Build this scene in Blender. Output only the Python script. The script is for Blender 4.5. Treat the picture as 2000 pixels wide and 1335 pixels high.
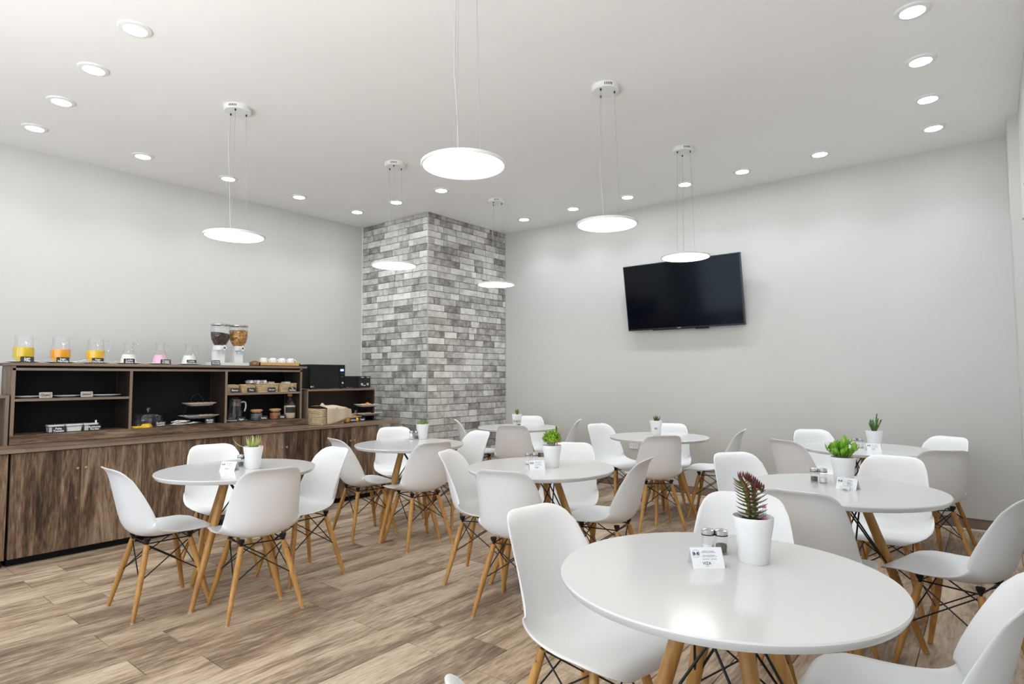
import bpy, math, random
from mathutils import Vector, Matrix
random.seed(7)
PI = math.pi
S = bpy.context.scene
C = S.collection
for o in list(bpy.data.objects): bpy.data.objects.remove(o)

# ------------------------------------------------------------------ camera, light, exposure
F_PX, YAW, PITCH, ROLL, CAMH = 1169.39, 38.594, 3.394, -0.1925, 1.29
cam = bpy.data.cameras.new('camera'); camo = bpy.data.objects.new('camera', cam); C.objects.link(camo)
cam.sensor_width = 36.0; cam.lens = 36.0 * F_PX / 2000; cam.clip_start = .02; cam.clip_end = 100
ya, pa, ra = map(math.radians, (YAW, PITCH, ROLL))
fw = Vector((-math.sin(ya)*math.cos(pa), math.cos(ya)*math.cos(pa), math.sin(pa)))
rt = Vector((math.cos(ya), math.sin(ya), 0)); up = rt.cross(fw)
rt2 = rt*math.cos(ra) + up*math.sin(ra); up2 = up*math.cos(ra) - rt*math.sin(ra)
camo.matrix_world = Matrix(((rt2.x, up2.x, -fw.x, 0), (rt2.y, up2.y, -fw.y, 0), (rt2.z, up2.z, -fw.z, CAMH), (0, 0, 0, 1)))
S.camera = camo

S.view_settings.view_transform = 'Standard'; S.view_settings.look = 'None'
S.view_settings.gamma = 1; S.view_settings.use_curve_mapping = False
S.view_settings.exposure = 1.12
PENDANT_E, DOWN_E, DOWN_W, WORLD_E, CEIL_FILL_W = 4.8, 30.0, 11.0, 1.15, 125.0

w = bpy.data.worlds.new('world'); S.world = w; w.use_nodes = True
bg = w.node_tree.nodes['Background']; bg.inputs[0].default_value = (.62, .80, 1.0, 1); bg.inputs[1].default_value = WORLD_E

# room extents
XL, XR, YB, YW, H = -6.436, 0.235, -2.6, 6.36, 3.2745
XC, YC = -5.19, 4.90
pl = bpy.data.lights.new('daylight_portal', 'AREA'); pl.shape = 'RECTANGLE'; pl.size = 5.6; pl.size_y = 2.7
pl.cycles.is_portal = True
po = bpy.data.objects.new('daylight_portal', pl); C.objects.link(po); po.location = (-2.9, YB-.05, 1.5); po.rotation_euler = (PI/2, 0, 0)

bl = bpy.data.lights.new('added_ceiling_fill', 'AREA'); bl.shape = 'RECTANGLE'; bl.size = 3.4; bl.size_y = 1.6; bl.energy = CEIL_FILL_W; bl.color = (1.0, .972, .94)  # added light aimed upward to brighten the ceiling, not a lamp of the room
bo = bpy.data.objects.new('added_ceiling_fill', bl); C.objects.link(bo); bo.location = (-1.6, -1.7, .8); bo.rotation_euler = (PI, 0, 0)
# ------------------------------------------------------------------ materials
def mat(name, col, rough=.5, metal=0, **kw):
    m = bpy.data.materials.new(name); m.use_nodes = True
    b = m.node_tree.nodes['Principled BSDF']
    b.inputs['Base Color'].default_value = (*col, 1); b.inputs['Roughness'].default_value = rough
    b.inputs['Metallic'].default_value = metal
    for k, v in kw.items(): b.inputs[k.replace('_', ' ')].default_value = v
    return m
def N(m, t, **kw):
    n = m.node_tree.nodes.new(t)
    for k, v in kw.items(): setattr(n, k, v)
    return n
def L(m, a, b): m.node_tree.links.new(a, b)
def ramp(m, stops):
    r = N(m, 'ShaderNodeValToRGB'); e = r.color_ramp.elements
    while len(e) < len(stops): e.new(.5)
    for el, (p, c) in zip(e, stops): el.position = p; el.color = (*c, 1)
    return r
def noisy(name, col, amt=.06, scale=6, rough=.5, bump=0, bscale=None, **kw):
    """base colour with a faint procedural variation and optional relief"""
    m = mat(name, col, rough, **kw); b = m.node_tree.nodes['Principled BSDF']
    tc = N(m, 'ShaderNodeTexCoord'); no = N(m, 'ShaderNodeTexNoise'); no.inputs['Scale'].default_value = scale
    L(m, tc.outputs['Object'], no.inputs['Vector'])
    r = ramp(m, [(.3, tuple(c*(1-amt) for c in col)), (.7, tuple(min(1, c*(1+amt)) for c in col))])
    L(m, no.outputs['Fac'], r.inputs[0]); L(m, r.outputs[0], b.inputs['Base Color'])
    if bump:
        n2 = N(m, 'ShaderNodeTexNoise'); n2.inputs['Scale'].default_value = bscale or scale*8
        L(m, tc.outputs['Object'], n2.inputs['Vector'])
        bp = N(m, 'ShaderNodeBump'); bp.inputs['Strength'].default_value = bump; bp.inputs['Distance'].default_value = .005
        L(m, n2.outputs['Fac'], bp.inputs['Height']); L(m, bp.outputs[0], b.inputs['Normal'])
    return m
def wood(name, stops, axis='Z', freq=14, rough=.5, rnd=False, bump=.1, detail=8, stretch=.06, wav=.35, fine=.28, nsc=7):
    m = mat(name, stops[0][1], rough); b = m.node_tree.nodes['Principled BSDF']
    tc = N(m, 'ShaderNodeTexCoord'); mp = N(m, 'ShaderNodeMapping')
    sc = [freq, freq, freq]; sc['XYZ'.index(axis)] = freq*stretch
    mp.inputs['Scale'].default_value = sc
    L(m, tc.outputs['Object'], mp.inputs['Vector'])
    oi = N(m, 'ShaderNodeObjectInfo')
    if rnd:
        mu = N(m, 'ShaderNodeMath', operation='MULTIPLY'); mu.inputs[1].default_value = 173.0
        L(m, oi.outputs['Random'], mu.inputs[0]); cb = N(m, 'ShaderNodeCombineXYZ')
        for k in range(3): L(m, mu.outputs[0], cb.inputs[k])
        L(m, cb.outputs[0], mp.inputs['Location'])
    n1 = N(m, 'ShaderNodeTexNoise'); n1.inputs['Scale'].default_value = 1; n1.inputs['Detail'].default_value = detail
    n1.inputs['Roughness'].default_value = .62; n1.inputs['Distortion'].default_value = wav
    L(m, mp.outputs[0], n1.inputs['Vector'])
    n2 = N(m, 'ShaderNodeTexNoise'); n2.inputs['Scale'].default_value = nsc; n2.inputs['Detail'].default_value = 5; n2.inputs['Roughness'].default_value = .65
    L(m, mp.outputs[0], n2.inputs['Vector'])
    mx = N(m, 'ShaderNodeMath', operation='MULTIPLY_ADD'); mx.inputs[1].default_value = fine
    L(m, n2.outputs['Fac'], mx.inputs[0]); L(m, n1.outputs['Fac'], mx.inputs[2])
    last = mx.outputs[0]
    sb = N(m, 'ShaderNodeMath', operation='SUBTRACT'); sb.inputs[1].default_value = fine*.5; L(m, last, sb.inputs[0]); last = sb.outputs[0]
    if rnd:
        m2 = N(m, 'ShaderNodeMath', operation='MULTIPLY_ADD'); m2.inputs[1].default_value = .15; m2.inputs[2].default_value = -.075
        L(m, oi.outputs['Random'], m2.inputs[0]); ad = N(m, 'ShaderNodeMath', operation='ADD')
        L(m, last, ad.inputs[0]); L(m, m2.outputs[0], ad.inputs[1]); last = ad.outputs[0]
    r = ramp(m, stops); L(m, last, r.inputs[0]); L(m, r.outputs[0], b.inputs['Base Color'])
    bp = N(m, 'ShaderNodeBump'); bp.inputs['Strength'].default_value = bump; bp.inputs['Distance'].default_value = .002
    L(m, last, bp.inputs['Height']); L(m, bp.outputs[0], b.inputs['Normal'])
    return m
def emis(name, col, e):
    m = bpy.data.materials.new(name); m.use_nodes = True; nt = m.node_tree; nt.nodes.clear()
    em = nt.nodes.new('ShaderNodeEmission'); em.inputs[0].default_value = (*col, 1); em.inputs[1].default_value = e
    ou = nt.nodes.new('ShaderNodeOutputMaterial'); nt.links.new(em.outputs[0], ou.inputs[0]); return m
def thin_glass(name, tint=(1, 1, 1), refl=.045):
    m = bpy.data.materials.new(name); m.use_nodes = True; nt = m.node_tree; nt.nodes.clear()
    tr = nt.nodes.new('ShaderNodeBsdfTransparent'); tr.inputs[0].default_value = (*tint, 1)
    gl = nt.nodes.new('ShaderNodeBsdfGlossy'); gl.inputs['Roughness'].default_value = .03
    lw = nt.nodes.new('ShaderNodeLayerWeight'); lw.inputs[0].default_value = .25
    ma = nt.nodes.new('ShaderNodeMath'); ma.operation = 'MULTIPLY_ADD'; ma.inputs[1].default_value = .50; ma.inputs[2].default_value = refl
    nt.links.new(lw.outputs['Facing'], ma.inputs[0])
    mx = nt.nodes.new('ShaderNodeMixShader'); nt.links.new(ma.outputs[0], mx.inputs[0])
    nt.links.new(tr.outputs[0], mx.inputs[1]); nt.links.new(gl.outputs[0], mx.inputs[2])
    ou = nt.nodes.new('ShaderNodeOutputMaterial'); nt.links.new(mx.outputs[0], ou.inputs[0]); return m

M = {}
M['wall'] = noisy('wall_paint', (.60, .588, .560), .012, 1.5, .65, .04, 120)
M['ceil'] = noisy('ceiling_paint', (.86, .85, .83), .01, 1.2, .8, .03, 120)
M['floor'] = wood('floor_plank_wood', [(.26, (.135, .090, .058)), (.42, (.27, .188, .125)), (.55, (.44, .325, .225)), (.74, (.60, .48, .36))], 'Y', 6, .42, True, .25, 6, .14, .5, .80, 10)
M['grout'] = mat('joint_dark', (.10, .075, .055), .8)
M['skirt'] = wood('skirting_wood', [(.3, (.12, .08, .055)), (.7, (.27, .20, .15))], 'X', 10, .5)
M['skirt_l'] = wood('skirting_round_wood', [(.3, (.34, .28, .22)), (.7, (.50, .42, .35))], 'X', 10, .5)
wst = [(.28, (.024, .013, .008)), (.43, (.095, .054, .032)), (.56, (.20, .125, .078)), (.74, (.36, .26, .175))]
M['wood_v'] = wood('cabinet_wood_upright', wst, 'Z', 11, .45, True, .12, 7, .12, 1.2, .65, 8)
M['wood_h'] = wood('cabinet_wood_lengthwise', wst, 'Y', 12, .45, True, .12, 7, .10, 1.0, .6, 8)
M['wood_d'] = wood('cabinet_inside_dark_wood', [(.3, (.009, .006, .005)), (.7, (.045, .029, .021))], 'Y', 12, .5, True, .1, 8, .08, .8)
M['edge'] = wood('cabinet_edge_band', [(.3, (.17, .12, .085)), (.7, (.30, .22, .16))], 'Y', 10, .45)
M['edge_v'] = wood('cabinet_edge_band_upright', [(.3, (.17, .12, .085)), (.7, (.30, .22, .16))], 'Z', 10, .45)
M['back'] = noisy('hutch_back_black', (.006, .0065, .008), .2, 5, .6, Specular_IOR_Level=.2)
M['shell'] = noisy('white_polypropylene', (.83, .835, .84), .01, 3, .38)
M['lacq'] = noisy('white_lacquer', (.69, .695, .70), .008, 2, .14)
M['beech'] = wood('beech_wood', [(.3, (.34, .155, .038)), (.55, (.52, .265, .068)), (.75, (.66, .38, .12))], 'Z', 22, .42, True, .05, 5, .07, .4)
M['blk'] = mat('black_steel', (.012, .012, .013), .45, .3)
M['bolt'] = mat('steel_bolt', (.5, .48, .45), .35, .9)
M['rub'] = mat('pale_glide', (.45, .42, .38), .6)
M['chrome'] = mat('brushed_steel', (.62, .61, .59), .25, 1)
M['knob'] = mat('satin_nickel', (.70, .64, .56), .28, 1)
M['alu'] = mat('aluminium_trim', (.62, .62, .62), .35, .8)
M['glass'] = thin_glass('clear_glass')
M['acryl'] = thin_glass('clear_acrylic', (.93, .95, .97), .12)
M['porc'] = noisy('white_porcelain', (.82, .82, .81), .01, 4, .22)
M['pot'] = noisy('white_ceramic_pot', (.80, .80, .79), .01, 5, .3)
M['soil'] = noisy('potting_soil', (.035, .022, .015), .5, 120, .95, .8, 300)
M['tv'] = mat('tv_screen', (.002, .0035, .007), .10, 0, Specular_IOR_Level=.22)
M['tvf'] = mat('tv_bezel', (.012, .012, .014), .35)
M['blkp'] = mat('black_plastic', (.005, .005, .006), .3, 0, Specular_IOR_Level=.3)
M['mwd'] = mat('microwave_door_glass', (.008, .0085, .0085), .22, 0, Specular_IOR_Level=.3)
M['chalk'] = noisy('chalkboard', (.022, .023, .025), .2, 40, .6)
M['kraft'] = noisy('greyed_card', (.42, .37, .34), .3, 90, .6)
M['white'] = mat('white_ink', (.85, .85, .85), .6)
M['dark'] = mat('black_ink', (.02, .02, .02), .6)
M['grey'] = mat('grey_ink', (.28, .29, .31), .6)
M['yel_ink'] = mat('yellow_ink', (.75, .70, .12), .6)
M['paper'] = noisy('card_paper', (.82, .84, .88), .01, 20, .5)
M['salt'] = noisy('salt_grains', (.78, .77, .75), .05, 300, .7)
M['pepper'] = noisy('ground_pepper', (.13, .10, .075), .6, 500, .9, .6, 500)
M['tray'] = wood('bamboo_wood', [(.3, (.55, .30, .10)), (.7, (.74, .45, .18))], 'Y', 16, .4)
M['traye'] = wood('bamboo_end_wood', [(.3, (.22, .12, .045)), (.7, (.32, .18, .07))], 'X', 16, .4)
M['wick'] = noisy('wicker', (.80, .62, .38), .25, 60, .7, .6, 200)
M['linen'] = noisy('beige_napkin_cloth', (.60, .49, .36), .04, 30, .85, .2, 400)
M['cork'] = noisy('cork', (.55, .25, .10), .2, 80, .8)
M['cakey'] = noisy('yellow_sponge_cake', (.85, .52, .03), .15, 60, .7, .4, 200)
M['pastry'] = noisy('golden_pastry', (.72, .33, .05), .35, 60, .55, .5, 150)
M['bagp'] = noisy('orange_snack_wrap', (.80, .40, .03), .25, 40, .3)
M['navy'] = mat('navy_label', (.010, .012, .035), .4)
M['metal_cup'] = mat('steel_cup', (.50, .46, .52), .2, 1)
M['cheese'] = mat('cheese_slices', (.80, .62, .22), .4)
M['ham'] = mat('ham_slices', (.66, .36, .36), .4)
M['flour'] = noisy('pale_granules', (.72, .62, .47), .05, 200, .8)
M['jam'] = noisy('dark_tea', (.03, .02, .04), .6, 90, .5)
M['spice'] = noisy('brown_grounds', (.30, .10, .03), .5, 90, .6)
M['lid'] = wood('bamboo_lid', [(.3, (.58, .33, .13)), (.7, (.72, .45, .21))], 'X', 16, .4)
M['blue'] = emis('display_blue', (.12, .18, 1.0), 3.0)
M['pend'] = emis('pendant_diffuser', (1.0, .93, .85), PENDANT_E)
M['down'] = emis('downlight_lens', (.94, .98, 1.0), DOWN_E)
M['fix'] = mat('white_fixture', (.78, .78, .77), .4)
M['wire'] = mat('thin_steel_wire', (.42, .42, .41), .4, .6)
M['cordw'] = mat('pale_flex', (.60, .59, .56), .5)
M['pink'] = mat('pink_plastic', (.75, .12, .22), .3)
M['socket'] = mat('white_socket', (.80, .80, .79), .35)
for nm, c in dict(juice_y=(.72, .50, .0), juice_o=(.86, .36, .0), juice_g=(.84, .52, .0), milk=(.82, .82, .76), yog=(.85, .48, .62)).items():
    M[nm] = mat('liquid_'+nm, c, .3)

def brick_mat():
    m = mat('glazed_grey_brick', (.5, .5, .48), .38); b = m.node_tree.nodes['Principled BSDF']
    oi = N(m, 'ShaderNodeObjectInfo'); tc = N(m, 'ShaderNodeTexCoord')
    ad = N(m, 'ShaderNodeVectorMath', operation='ADD'); sc = N(m, 'ShaderNodeMath', operation='MULTIPLY'); sc.inputs[1].default_value = 91
    cb = N(m, 'ShaderNodeCombineXYZ'); L(m, oi.outputs['Random'], sc.inputs[0])
    for k in range(3): L(m, sc.outputs[0], cb.inputs[k])
    L(m, tc.outputs['Object'], ad.inputs[0]); L(m, cb.outputs[0], ad.inputs[1])
    n1 = N(m, 'ShaderNodeTexNoise'); n1.inputs['Scale'].default_value = 9; n1.inputs['Detail'].default_value = 6; n1.inputs['Roughness'].default_value = .7
    L(m, ad.outputs[0], n1.inputs['Vector'])
    mu = N(m, 'ShaderNodeMath', operation='MULTIPLY_ADD'); mu.inputs[1].default_value = .62; L(m, oi.outputs['Random'], mu.inputs[0])
    m2 = N(m, 'ShaderNodeMath', operation='MULTIPLY_ADD'); m2.inputs[1].default_value = 1.5; m2.inputs[2].default_value = -.58
    L(m, n1.outputs['Fac'], m2.inputs[0]); L(m, m2.outputs[0], mu.inputs[2])
    r = ramp(m, [(.05, (.16, .145, .125)), (.3, (.35, .33, .30)), (.5, (.52, .505, .47)), (.85, (.76, .74, .70))])
    L(m, mu.outputs[0], r.inputs[0]); L(m, r.outputs[0], b.inputs['Base Color'])
    bp = N(m, 'ShaderNodeBump'); bp.inputs['Strength'].default_value = .15; bp.inputs['Distance'].default_value = .003
    L(m, n1.outputs['Fac'], bp.inputs['Height']); L(m, bp.outputs[0], b.inputs['Normal'])
    return m
M['brick'] = brick_mat()
def grain_mat(name, c1, c2, c3, scale):
    m = mat(name, c1, .8); b = m.node_tree.nodes['Principled BSDF']
    tc = N(m, 'ShaderNodeTexCoord'); v = N(m, 'ShaderNodeTexVoronoi'); v.inputs['Scale'].default_value = scale
    L(m, tc.outputs['Object'], v.inputs['Vector'])
    r = ramp(m, [(0, c1), (.45, c2), (.9, c3)]); r.color_ramp.interpolation = 'LINEAR'
    sp = N(m, 'ShaderNodeSeparateColor'); L(m, v.outputs['Color'], sp.inputs[0]); L(m, sp.outputs[0], r.inputs[0])
    L(m, r.outputs[0], b.inputs['Base Color'])
    bp = N(m, 'ShaderNodeBump'); bp.inputs['Strength'].default_value = 1; bp.inputs['Distance'].default_value = .004
    L(m, v.outputs['Distance'], bp.inputs['Height']); L(m, bp.outputs[0], b.inputs['Normal'])
    return m
M['choc'] = grain_mat('chocolate_cereal', (.008, .003, .002), (.03, .010, .007), (.10, .038, .028), 90)
M['flake'] = grain_mat('corn_flakes', (.18, .07, .01), (.45, .20, .03), (.70, .40, .12), 80)
def leaf_mat(name, a, b_, tip=None):
    m = mat(name, a, .4, 0, Subsurface_Weight=.0); b = m.node_tree.nodes['Principled BSDF']
    tc = N(m, 'ShaderNodeTexCoord'); no = N(m, 'ShaderNodeTexNoise'); no.inputs['Scale'].default_value = 40
    L(m, tc.outputs['Object'], no.inputs['Vector'])
    r = ramp(m, [(.35, a), (.65, b_)]); L(m, no.outputs['Fac'], r.inputs[0]); last = r.outputs[0]
    if tip:
        sx = N(m, 'ShaderNodeSeparateXYZ'); L(m, tc.outputs['Generated'], sx.inputs[0])
        r2 = ramp(m, [(.25, (0, 0, 0)), (.8, (1, 1, 1))]); L(m, sx.outputs[0], r2.inputs[0])
        mx = N(m, 'ShaderNodeMix', data_type='RGBA'); L(m, r2.outputs[0], mx.inputs['Factor']); L(m, last, mx.inputs['A'])
        mx.inputs['B'].default_value = (*tip, 1); last = mx.outputs['Result']
    L(m, last, b.inputs['Base Color']); return m
M['leafA'] = leaf_mat('pale_green_leaf', (.13, .25, .03), (.36, .50, .10), (.50, .52, .20))
M['leafB'] = leaf_mat('fresh_green_leaf', (.09, .22, .015), (.28, .42, .04))
M['leafD'] = leaf_mat('lime_green_leaf', (.16, .34, .02), (.42, .60, .04))
M['leafE'] = leaf_mat('deep_green_leaf', (.02, .07, .01), (.07, .16, .03))
M['leafF'] = leaf_mat('bright_green_leaf', (.08, .28, .01), (.24, .50, .03))
M['leafG'] = leaf_mat('mid_green_leaf', (.04, .12, .02), (.12, .24, .05))
M['leafH'] = leaf_mat('red_tipped_leaf', (.12, .20, .03), (.24, .28, .06), (.17, .035, .035))
M['leafR'] = leaf_mat('dark_red_leaf', (.10, .02, .03), (.18, .05, .05))
M['stem'] = mat('green_stem', (.16, .24, .06), .6)

# ------------------------------------------------------------------ mesh builder
class MB:
    def __init__(s): s.v = []; s.f = []
    def add(s, vs, fs):
        o = len(s.v); s.v += [tuple(v) for v in vs]; s.f += [tuple(i+o for i in f) for f in fs]; return s
    def box(s, x0, x1, y0, y1, z0, z1, R=None, T=None, ch=0):
        vs = []
        if ch:
            for (x, y, z) in [(x, y, z) for x in (x0, x1) for y in (y0, y1) for z in (z0, z1)]: pass
        vs = [Vector((x, y, z)) for x in (x0, x1) for y in (y0, y1) for z in (z0, z1)]
        if R is not None: vs = [R @ v for v in vs]
        if T is not None: vs = [v + Vector(T) for v in vs]
        return s.add(vs, [(0, 1, 3, 2), (4, 6, 7, 5), (0, 4, 5, 1), (2, 3, 7, 6), (0, 2, 6, 4), (1, 5, 7, 3)])
    def lathe(s, prof, n=32, c=(0, 0, 0), sx=1, sy=1, cap=True):
        vs = []; fs = []; m = len(prof)
        for (r, z) in prof:
            for k in range(n):
                a = 2*PI*k/n; vs.append((c[0]+sx*r*math.cos(a), c[1]+sy*r*math.sin(a), c[2]+z))
        for i in range(m-1):
            for k in range(n):
                k2 = (k+1) % n; fs.append((i*n+k, i*n+k2, (i+1)*n+k2, (i+1)*n+k))
        if cap:
            if prof[0][0] > 1e-5: fs.append(tuple(range(n))[::-1])
            if prof[-1][0] > 1e-5: fs.append(tuple((m-1)*n+k for k in range(n)))
        return s.add(vs, fs)
    def tube(s, pts, rad, n=8, cap=True):
        pts = [Vector(p) for p in pts]; m = len(pts)
        if not isinstance(rad, (list, tuple)): rad = [rad]*m
        vs = []; fs = []; prev = None
        for i, p in enumerate(pts):
            d = (pts[min(i+1, m-1)] - pts[max(i-1, 0)]).normalized()
            if prev is None:
                a = Vector((0, 0, 1)) if abs(d.z) < .9 else Vector((1, 0, 0)); u = d.cross(a).normalized()
            else: u = (prev - d*prev.dot(d)).normalized()
            prev = u; w_ = d.cross(u)
            for k in range(n):
                t = 2*PI*k/n; vs.append(p + (u*math.cos(t) + w_*math.sin(t))*rad[i])
        for i in range(m-1):
            for k in range(n):
                k2 = (k+1) % n; fs.append((i*n+k, i*n+k2, (i+1)*n+k2, (i+1)*n+k))
        if cap: fs.append(tuple(range(n))[::-1]); fs.append(tuple((m-1)*n+k for k in range(n)))
        return s.add(vs, fs)
    def prism(s, poly, z0, z1):
        n = len(poly)
        vs = [(x, y, z0) for x, y in poly] + [(x, y, z1) for x, y in poly]
        fs = [tuple(range(n))[::-1], tuple(range(n, 2*n))] + [(k, (k+1) % n, n+(k+1) % n, n+k) for k in range(n)]
        return s.add(vs, fs)
    def xf(s, R=None, T=(0, 0, 0)):
        T = Vector(T); s.v = [tuple((R @ Vector(v) if R is not None else Vector(v)) + T) for v in s.v]; return s
    def mesh(s, name, m, smooth=35):
        me = bpy.data.meshes.new(name); me.from_pydata(s.v, [], s.f); me.materials.append(M[m] if isinstance(m, str) else m)
        import bmesh
        bm = bmesh.new(); bm.from_mesh(me); bmesh.ops.recalc_face_normals(bm, faces=bm.faces); bm.to_mesh(me); bm.free()
        if smooth:
            me.polygons.foreach_set('use_smooth', [True]*len(me.polygons)); me.set_sharp_from_angle(angle=math.radians(smooth))
        me.update(); return me
def rrect(x0, x1, y0, y1, r, n=5):
    p = []
    for cx, cy, a0 in ((x1-r, y1-r, 0), (x0+r, y1-r, PI/2), (x0+r, y0+r, PI), (x1-r, y0+r, 3*PI/2)):
        for k in range(n+1):
            a = a0 + PI/2*k/n; p.append((cx+r*math.cos(a), cy+r*math.sin(a)))
    return p
def Rz(a): return Matrix.Rotation(a, 3, 'Z')
def Rx(a): return Matrix.Rotation(a, 3, 'X')
def Ry(a): return Matrix.Rotation(a, 3, 'Y')

def thing(name, label, cat, loc=(0, 0, 0), rz=0, group=None):
    o = bpy.data.objects.new(name, None); C.objects.link(o); o.empty_display_size = .05
    o.location = loc; o.rotation_euler = (0, 0, rz); o['label'] = label; o['category'] = cat
    if group: o['group'] = group
    return o
def part(name, me, parent, loc=(0, 0, 0), rot=(0, 0, 0), sc=None, label=None):
    o = bpy.data.objects.new(name, me); C.objects.link(o); o.parent = parent; o.location = loc; o.rotation_euler = rot
    if sc: o.scale = sc
    if label: o['label'] = label
    return o
def struct(name, me, loc=(0, 0, 0), parent=None):
    o = bpy.data.objects.new(name, me); C.objects.link(o); o.location = loc
    if parent: o.parent = parent
    else: o['kind'] = 'structure'
    return o
def solo(name, me, label, cat, loc=(0, 0, 0), rz=0, group=None):
    o = bpy.data.objects.new(name, me); C.objects.link(o); o.location = loc; o.rotation_euler = (0, 0, rz)
    o['label'] = label; o['category'] = cat
    if group: o['group'] = group
    return o
_tx = {}
def text_mesh(txt, size, m, ext=.0004, bold=0):
    key = (txt, size, m)
    if key in _tx: return _tx[key]
    cu = bpy.data.curves.new('writing', 'FONT'); cu.body = txt; cu.size = size; cu.extrude = ext; cu.align_x = 'CENTER'; cu.align_y = 'CENTER'
    cu.offset = bold; cu.resolution_u = 2
    cu.space_line = .8
    o = bpy.data.objects.new('tmp', cu); me = bpy.data.meshes.new_from_object(o); me.name = 'writing'
    bpy.data.objects.remove(o); me.materials.clear(); me.materials.append(M[m]); _tx[key] = me; return me
FACE_X = (PI/2, 0, PI/2)          # writing that reads along +Y and faces +X

# ------------------------------------------------------------------ setting
def panel(x0, x1, y0, y1, z0, z1): return MB().box(x0, x1, y0, y1, z0, z1)
struct('wall_left', panel(XL-.12, XL, YB, YW+.12, 0, H).mesh('wall_left', 'wall'))
struct('wall_front', panel(XL, XR+.12, YW, YW+.12, 0, H).mesh('wall_front', 'wall'))
struct('wall_right', panel(XR, XR+.12, YB, YW, 0, H).mesh('wall_right', 'wall'))
struct('trim_1', panel(.172, XR, 5.86, YW, 0, H).mesh('pilaster', 'wall'))
struct('ceiling', panel(XL-.12, XR+.12, YB-.12, YW+.12, H, H+.1).mesh('ceiling', 'ceil'))
b = MB().box(XL, -5.8, YB-.12, YB, 0, H).box(-5.8, 0, YB-.12, YB, 0, .12).box(-5.8, 0, YB-.12, YB, 2.85, H).box(0, XR, YB-.12, YB, 0, H)
for x in (-4.4, -2.95, -1.5): b.box(x-.03, x+.03, YB-.10, YB-.02, .12, 2.85)
struct('wall_back', b.mesh('wall_back', 'wall'))

# floor: planks .2185 wide and .925 long, alternate rows shifted
fl = struct('floor', panel(XL-.12, XR+.12, YB-.12, YW+.12, -.06, -.004).mesh('floor_bed', 'grout'))
PW, PLN = .2185, .925
pme = {}
def plank_mesh(wd, ln):
    k = (round(wd, 3), round(ln, 3))
    if k not in pme:
        g, c = .0012, .0012; x1, y1 = wd-g, ln-g
        vs = [(g, g, -.004), (x1, g, -.004), (x1, y1, -.004), (g, y1, -.004), (g+c, g+c, 0), (x1-c, g+c, 0), (x1-c, y1-c, 0), (g+c, y1-c, 0)]
        pme[k] = MB().add(vs, [(4, 5, 6, 7), (0, 1, 5, 4), (1, 2, 6, 5), (2, 3, 7, 6), (3, 0, 4, 7)]).mesh('plank', 'floor', 0)
    return pme[k]
k0 = math.floor((XL + 5.12)/PW)
k = k0
while -5.12 + k*PW < XR:
    xa, xb = max(XL, -5.12+k*PW), min(XR, -5.12+(k+1)*PW)
    y = (1.343 if k % 2 == 0 else 1.107) - 4*PLN
    while y < YW:
        ya_, yb_ = max(y, -.9), min(y+PLN, YW)
        if yb_-ya_ > .02 and xb-xa > .005: struct('plank', plank_mesh(xb-xa, yb_-ya_), (xa, ya_, 0), fl)
        y += PLN
    k += 1
struct('baseboard_front', MB().box(XC, .17, YW-.014, YW, 0, .105).mesh('baseboard', 'skirt'))
struct('trim_2', MB().prism([(0, 0), (.022, 0), (.020, .012), (.012, .020), (0, .022)], 0, .17-XC).xf(Matrix(((0, 0, 1), (-1, 0, 0), (0, 1, 0))), (XC, YW-.014, 0)).mesh('quarter_round', 'skirt_l'))
struct('baseboard_right', MB().box(XR-.014, XR, YB, 5.86, 0, .105).mesh('baseboard', 'skirt'))
struct('baseboard_left', MB().box(XL, XL+.014, YB, YC, 0, .105).mesh('baseboard', 'skirt'))

# brick clad pillar
BH = .0805
for side in ('left', 'right'):
    if side == 'left': o = struct('wall_pillar_left', MB().box(XL, XC-.012, YC+.006, YW, 0, H).mesh('pillar_core', M['brick'] if 0 else mat('pale_joint', (.24, .23, .21), .8)))
    else: o = struct('wall_pillar_right', MB().box(XC-.012, XC-.006, YC+.006, YW, 0, H).mesh('pillar_core', mat('pale_joint_side', (.24, .23, .21), .8)))
    span = (XC - XL) if side == 'left' else (YW - YC)
    rows = int(H/BH)+1; lens = [.10, .16, .22, .28, .33]; bm_ = {}
    rr = random.Random(3 if side == 'left' else 5)
    for r in range(rows):
        z0, z1 = r*BH, min(H, (r+1)*BH)
        if z1 - z0 < .01: continue
        s0 = 0
        while s0 < span-.005:
            ln = rr.choice(lens)
            if s0 + ln > span-.05: ln = span - s0
            key = (round(ln, 4), round(z1-z0, 4)); g = .0022; c = .002
            if key not in bm_:
                x1, h1 = ln-g, (z1-z0)-g; d = .009
                vs = [(g, 0, g), (x1, 0, g), (x1, 0, h1), (g, 0, h1), (g+c, -d, g+c), (x1-c, -d, g+c), (x1-c, -d, h1-c), (g+c, -d, h1-c)]
                bm_[key] = MB().add(vs, [(4, 5, 6, 7), (0, 1, 5, 4), (1, 2, 6, 5), (2, 3, 7, 6), (3, 0, 4, 7)]).mesh('brick', 'brick', 0)
            jut = rr.uniform(0, .0015)
            if side == 'left': q = struct('brick', bm_[key], (XL+s0, YC+.006-jut, z0), o)
            else:
                q = struct('brick', bm_[key], (XC-.006+jut, YC+s0, z0), o); q.rotation_euler = (0, 0, PI/2)
            s0 += ln
struct('trim_3', MB().box(XC-.004, XC+.008, YC-.008, YC+.004, 0, H).mesh('corner_trim', 'alu'))
struct('trim_4', MB().box(XC-.004, XC+.008, YW-.012, YW, 0, H).mesh('edge_trim', 'alu'))
struct('trim_5', MB().box(XL, XL+.012, YC-.008, YC+.004, 0, H).mesh('edge_trim_left', 'fix'))

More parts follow.
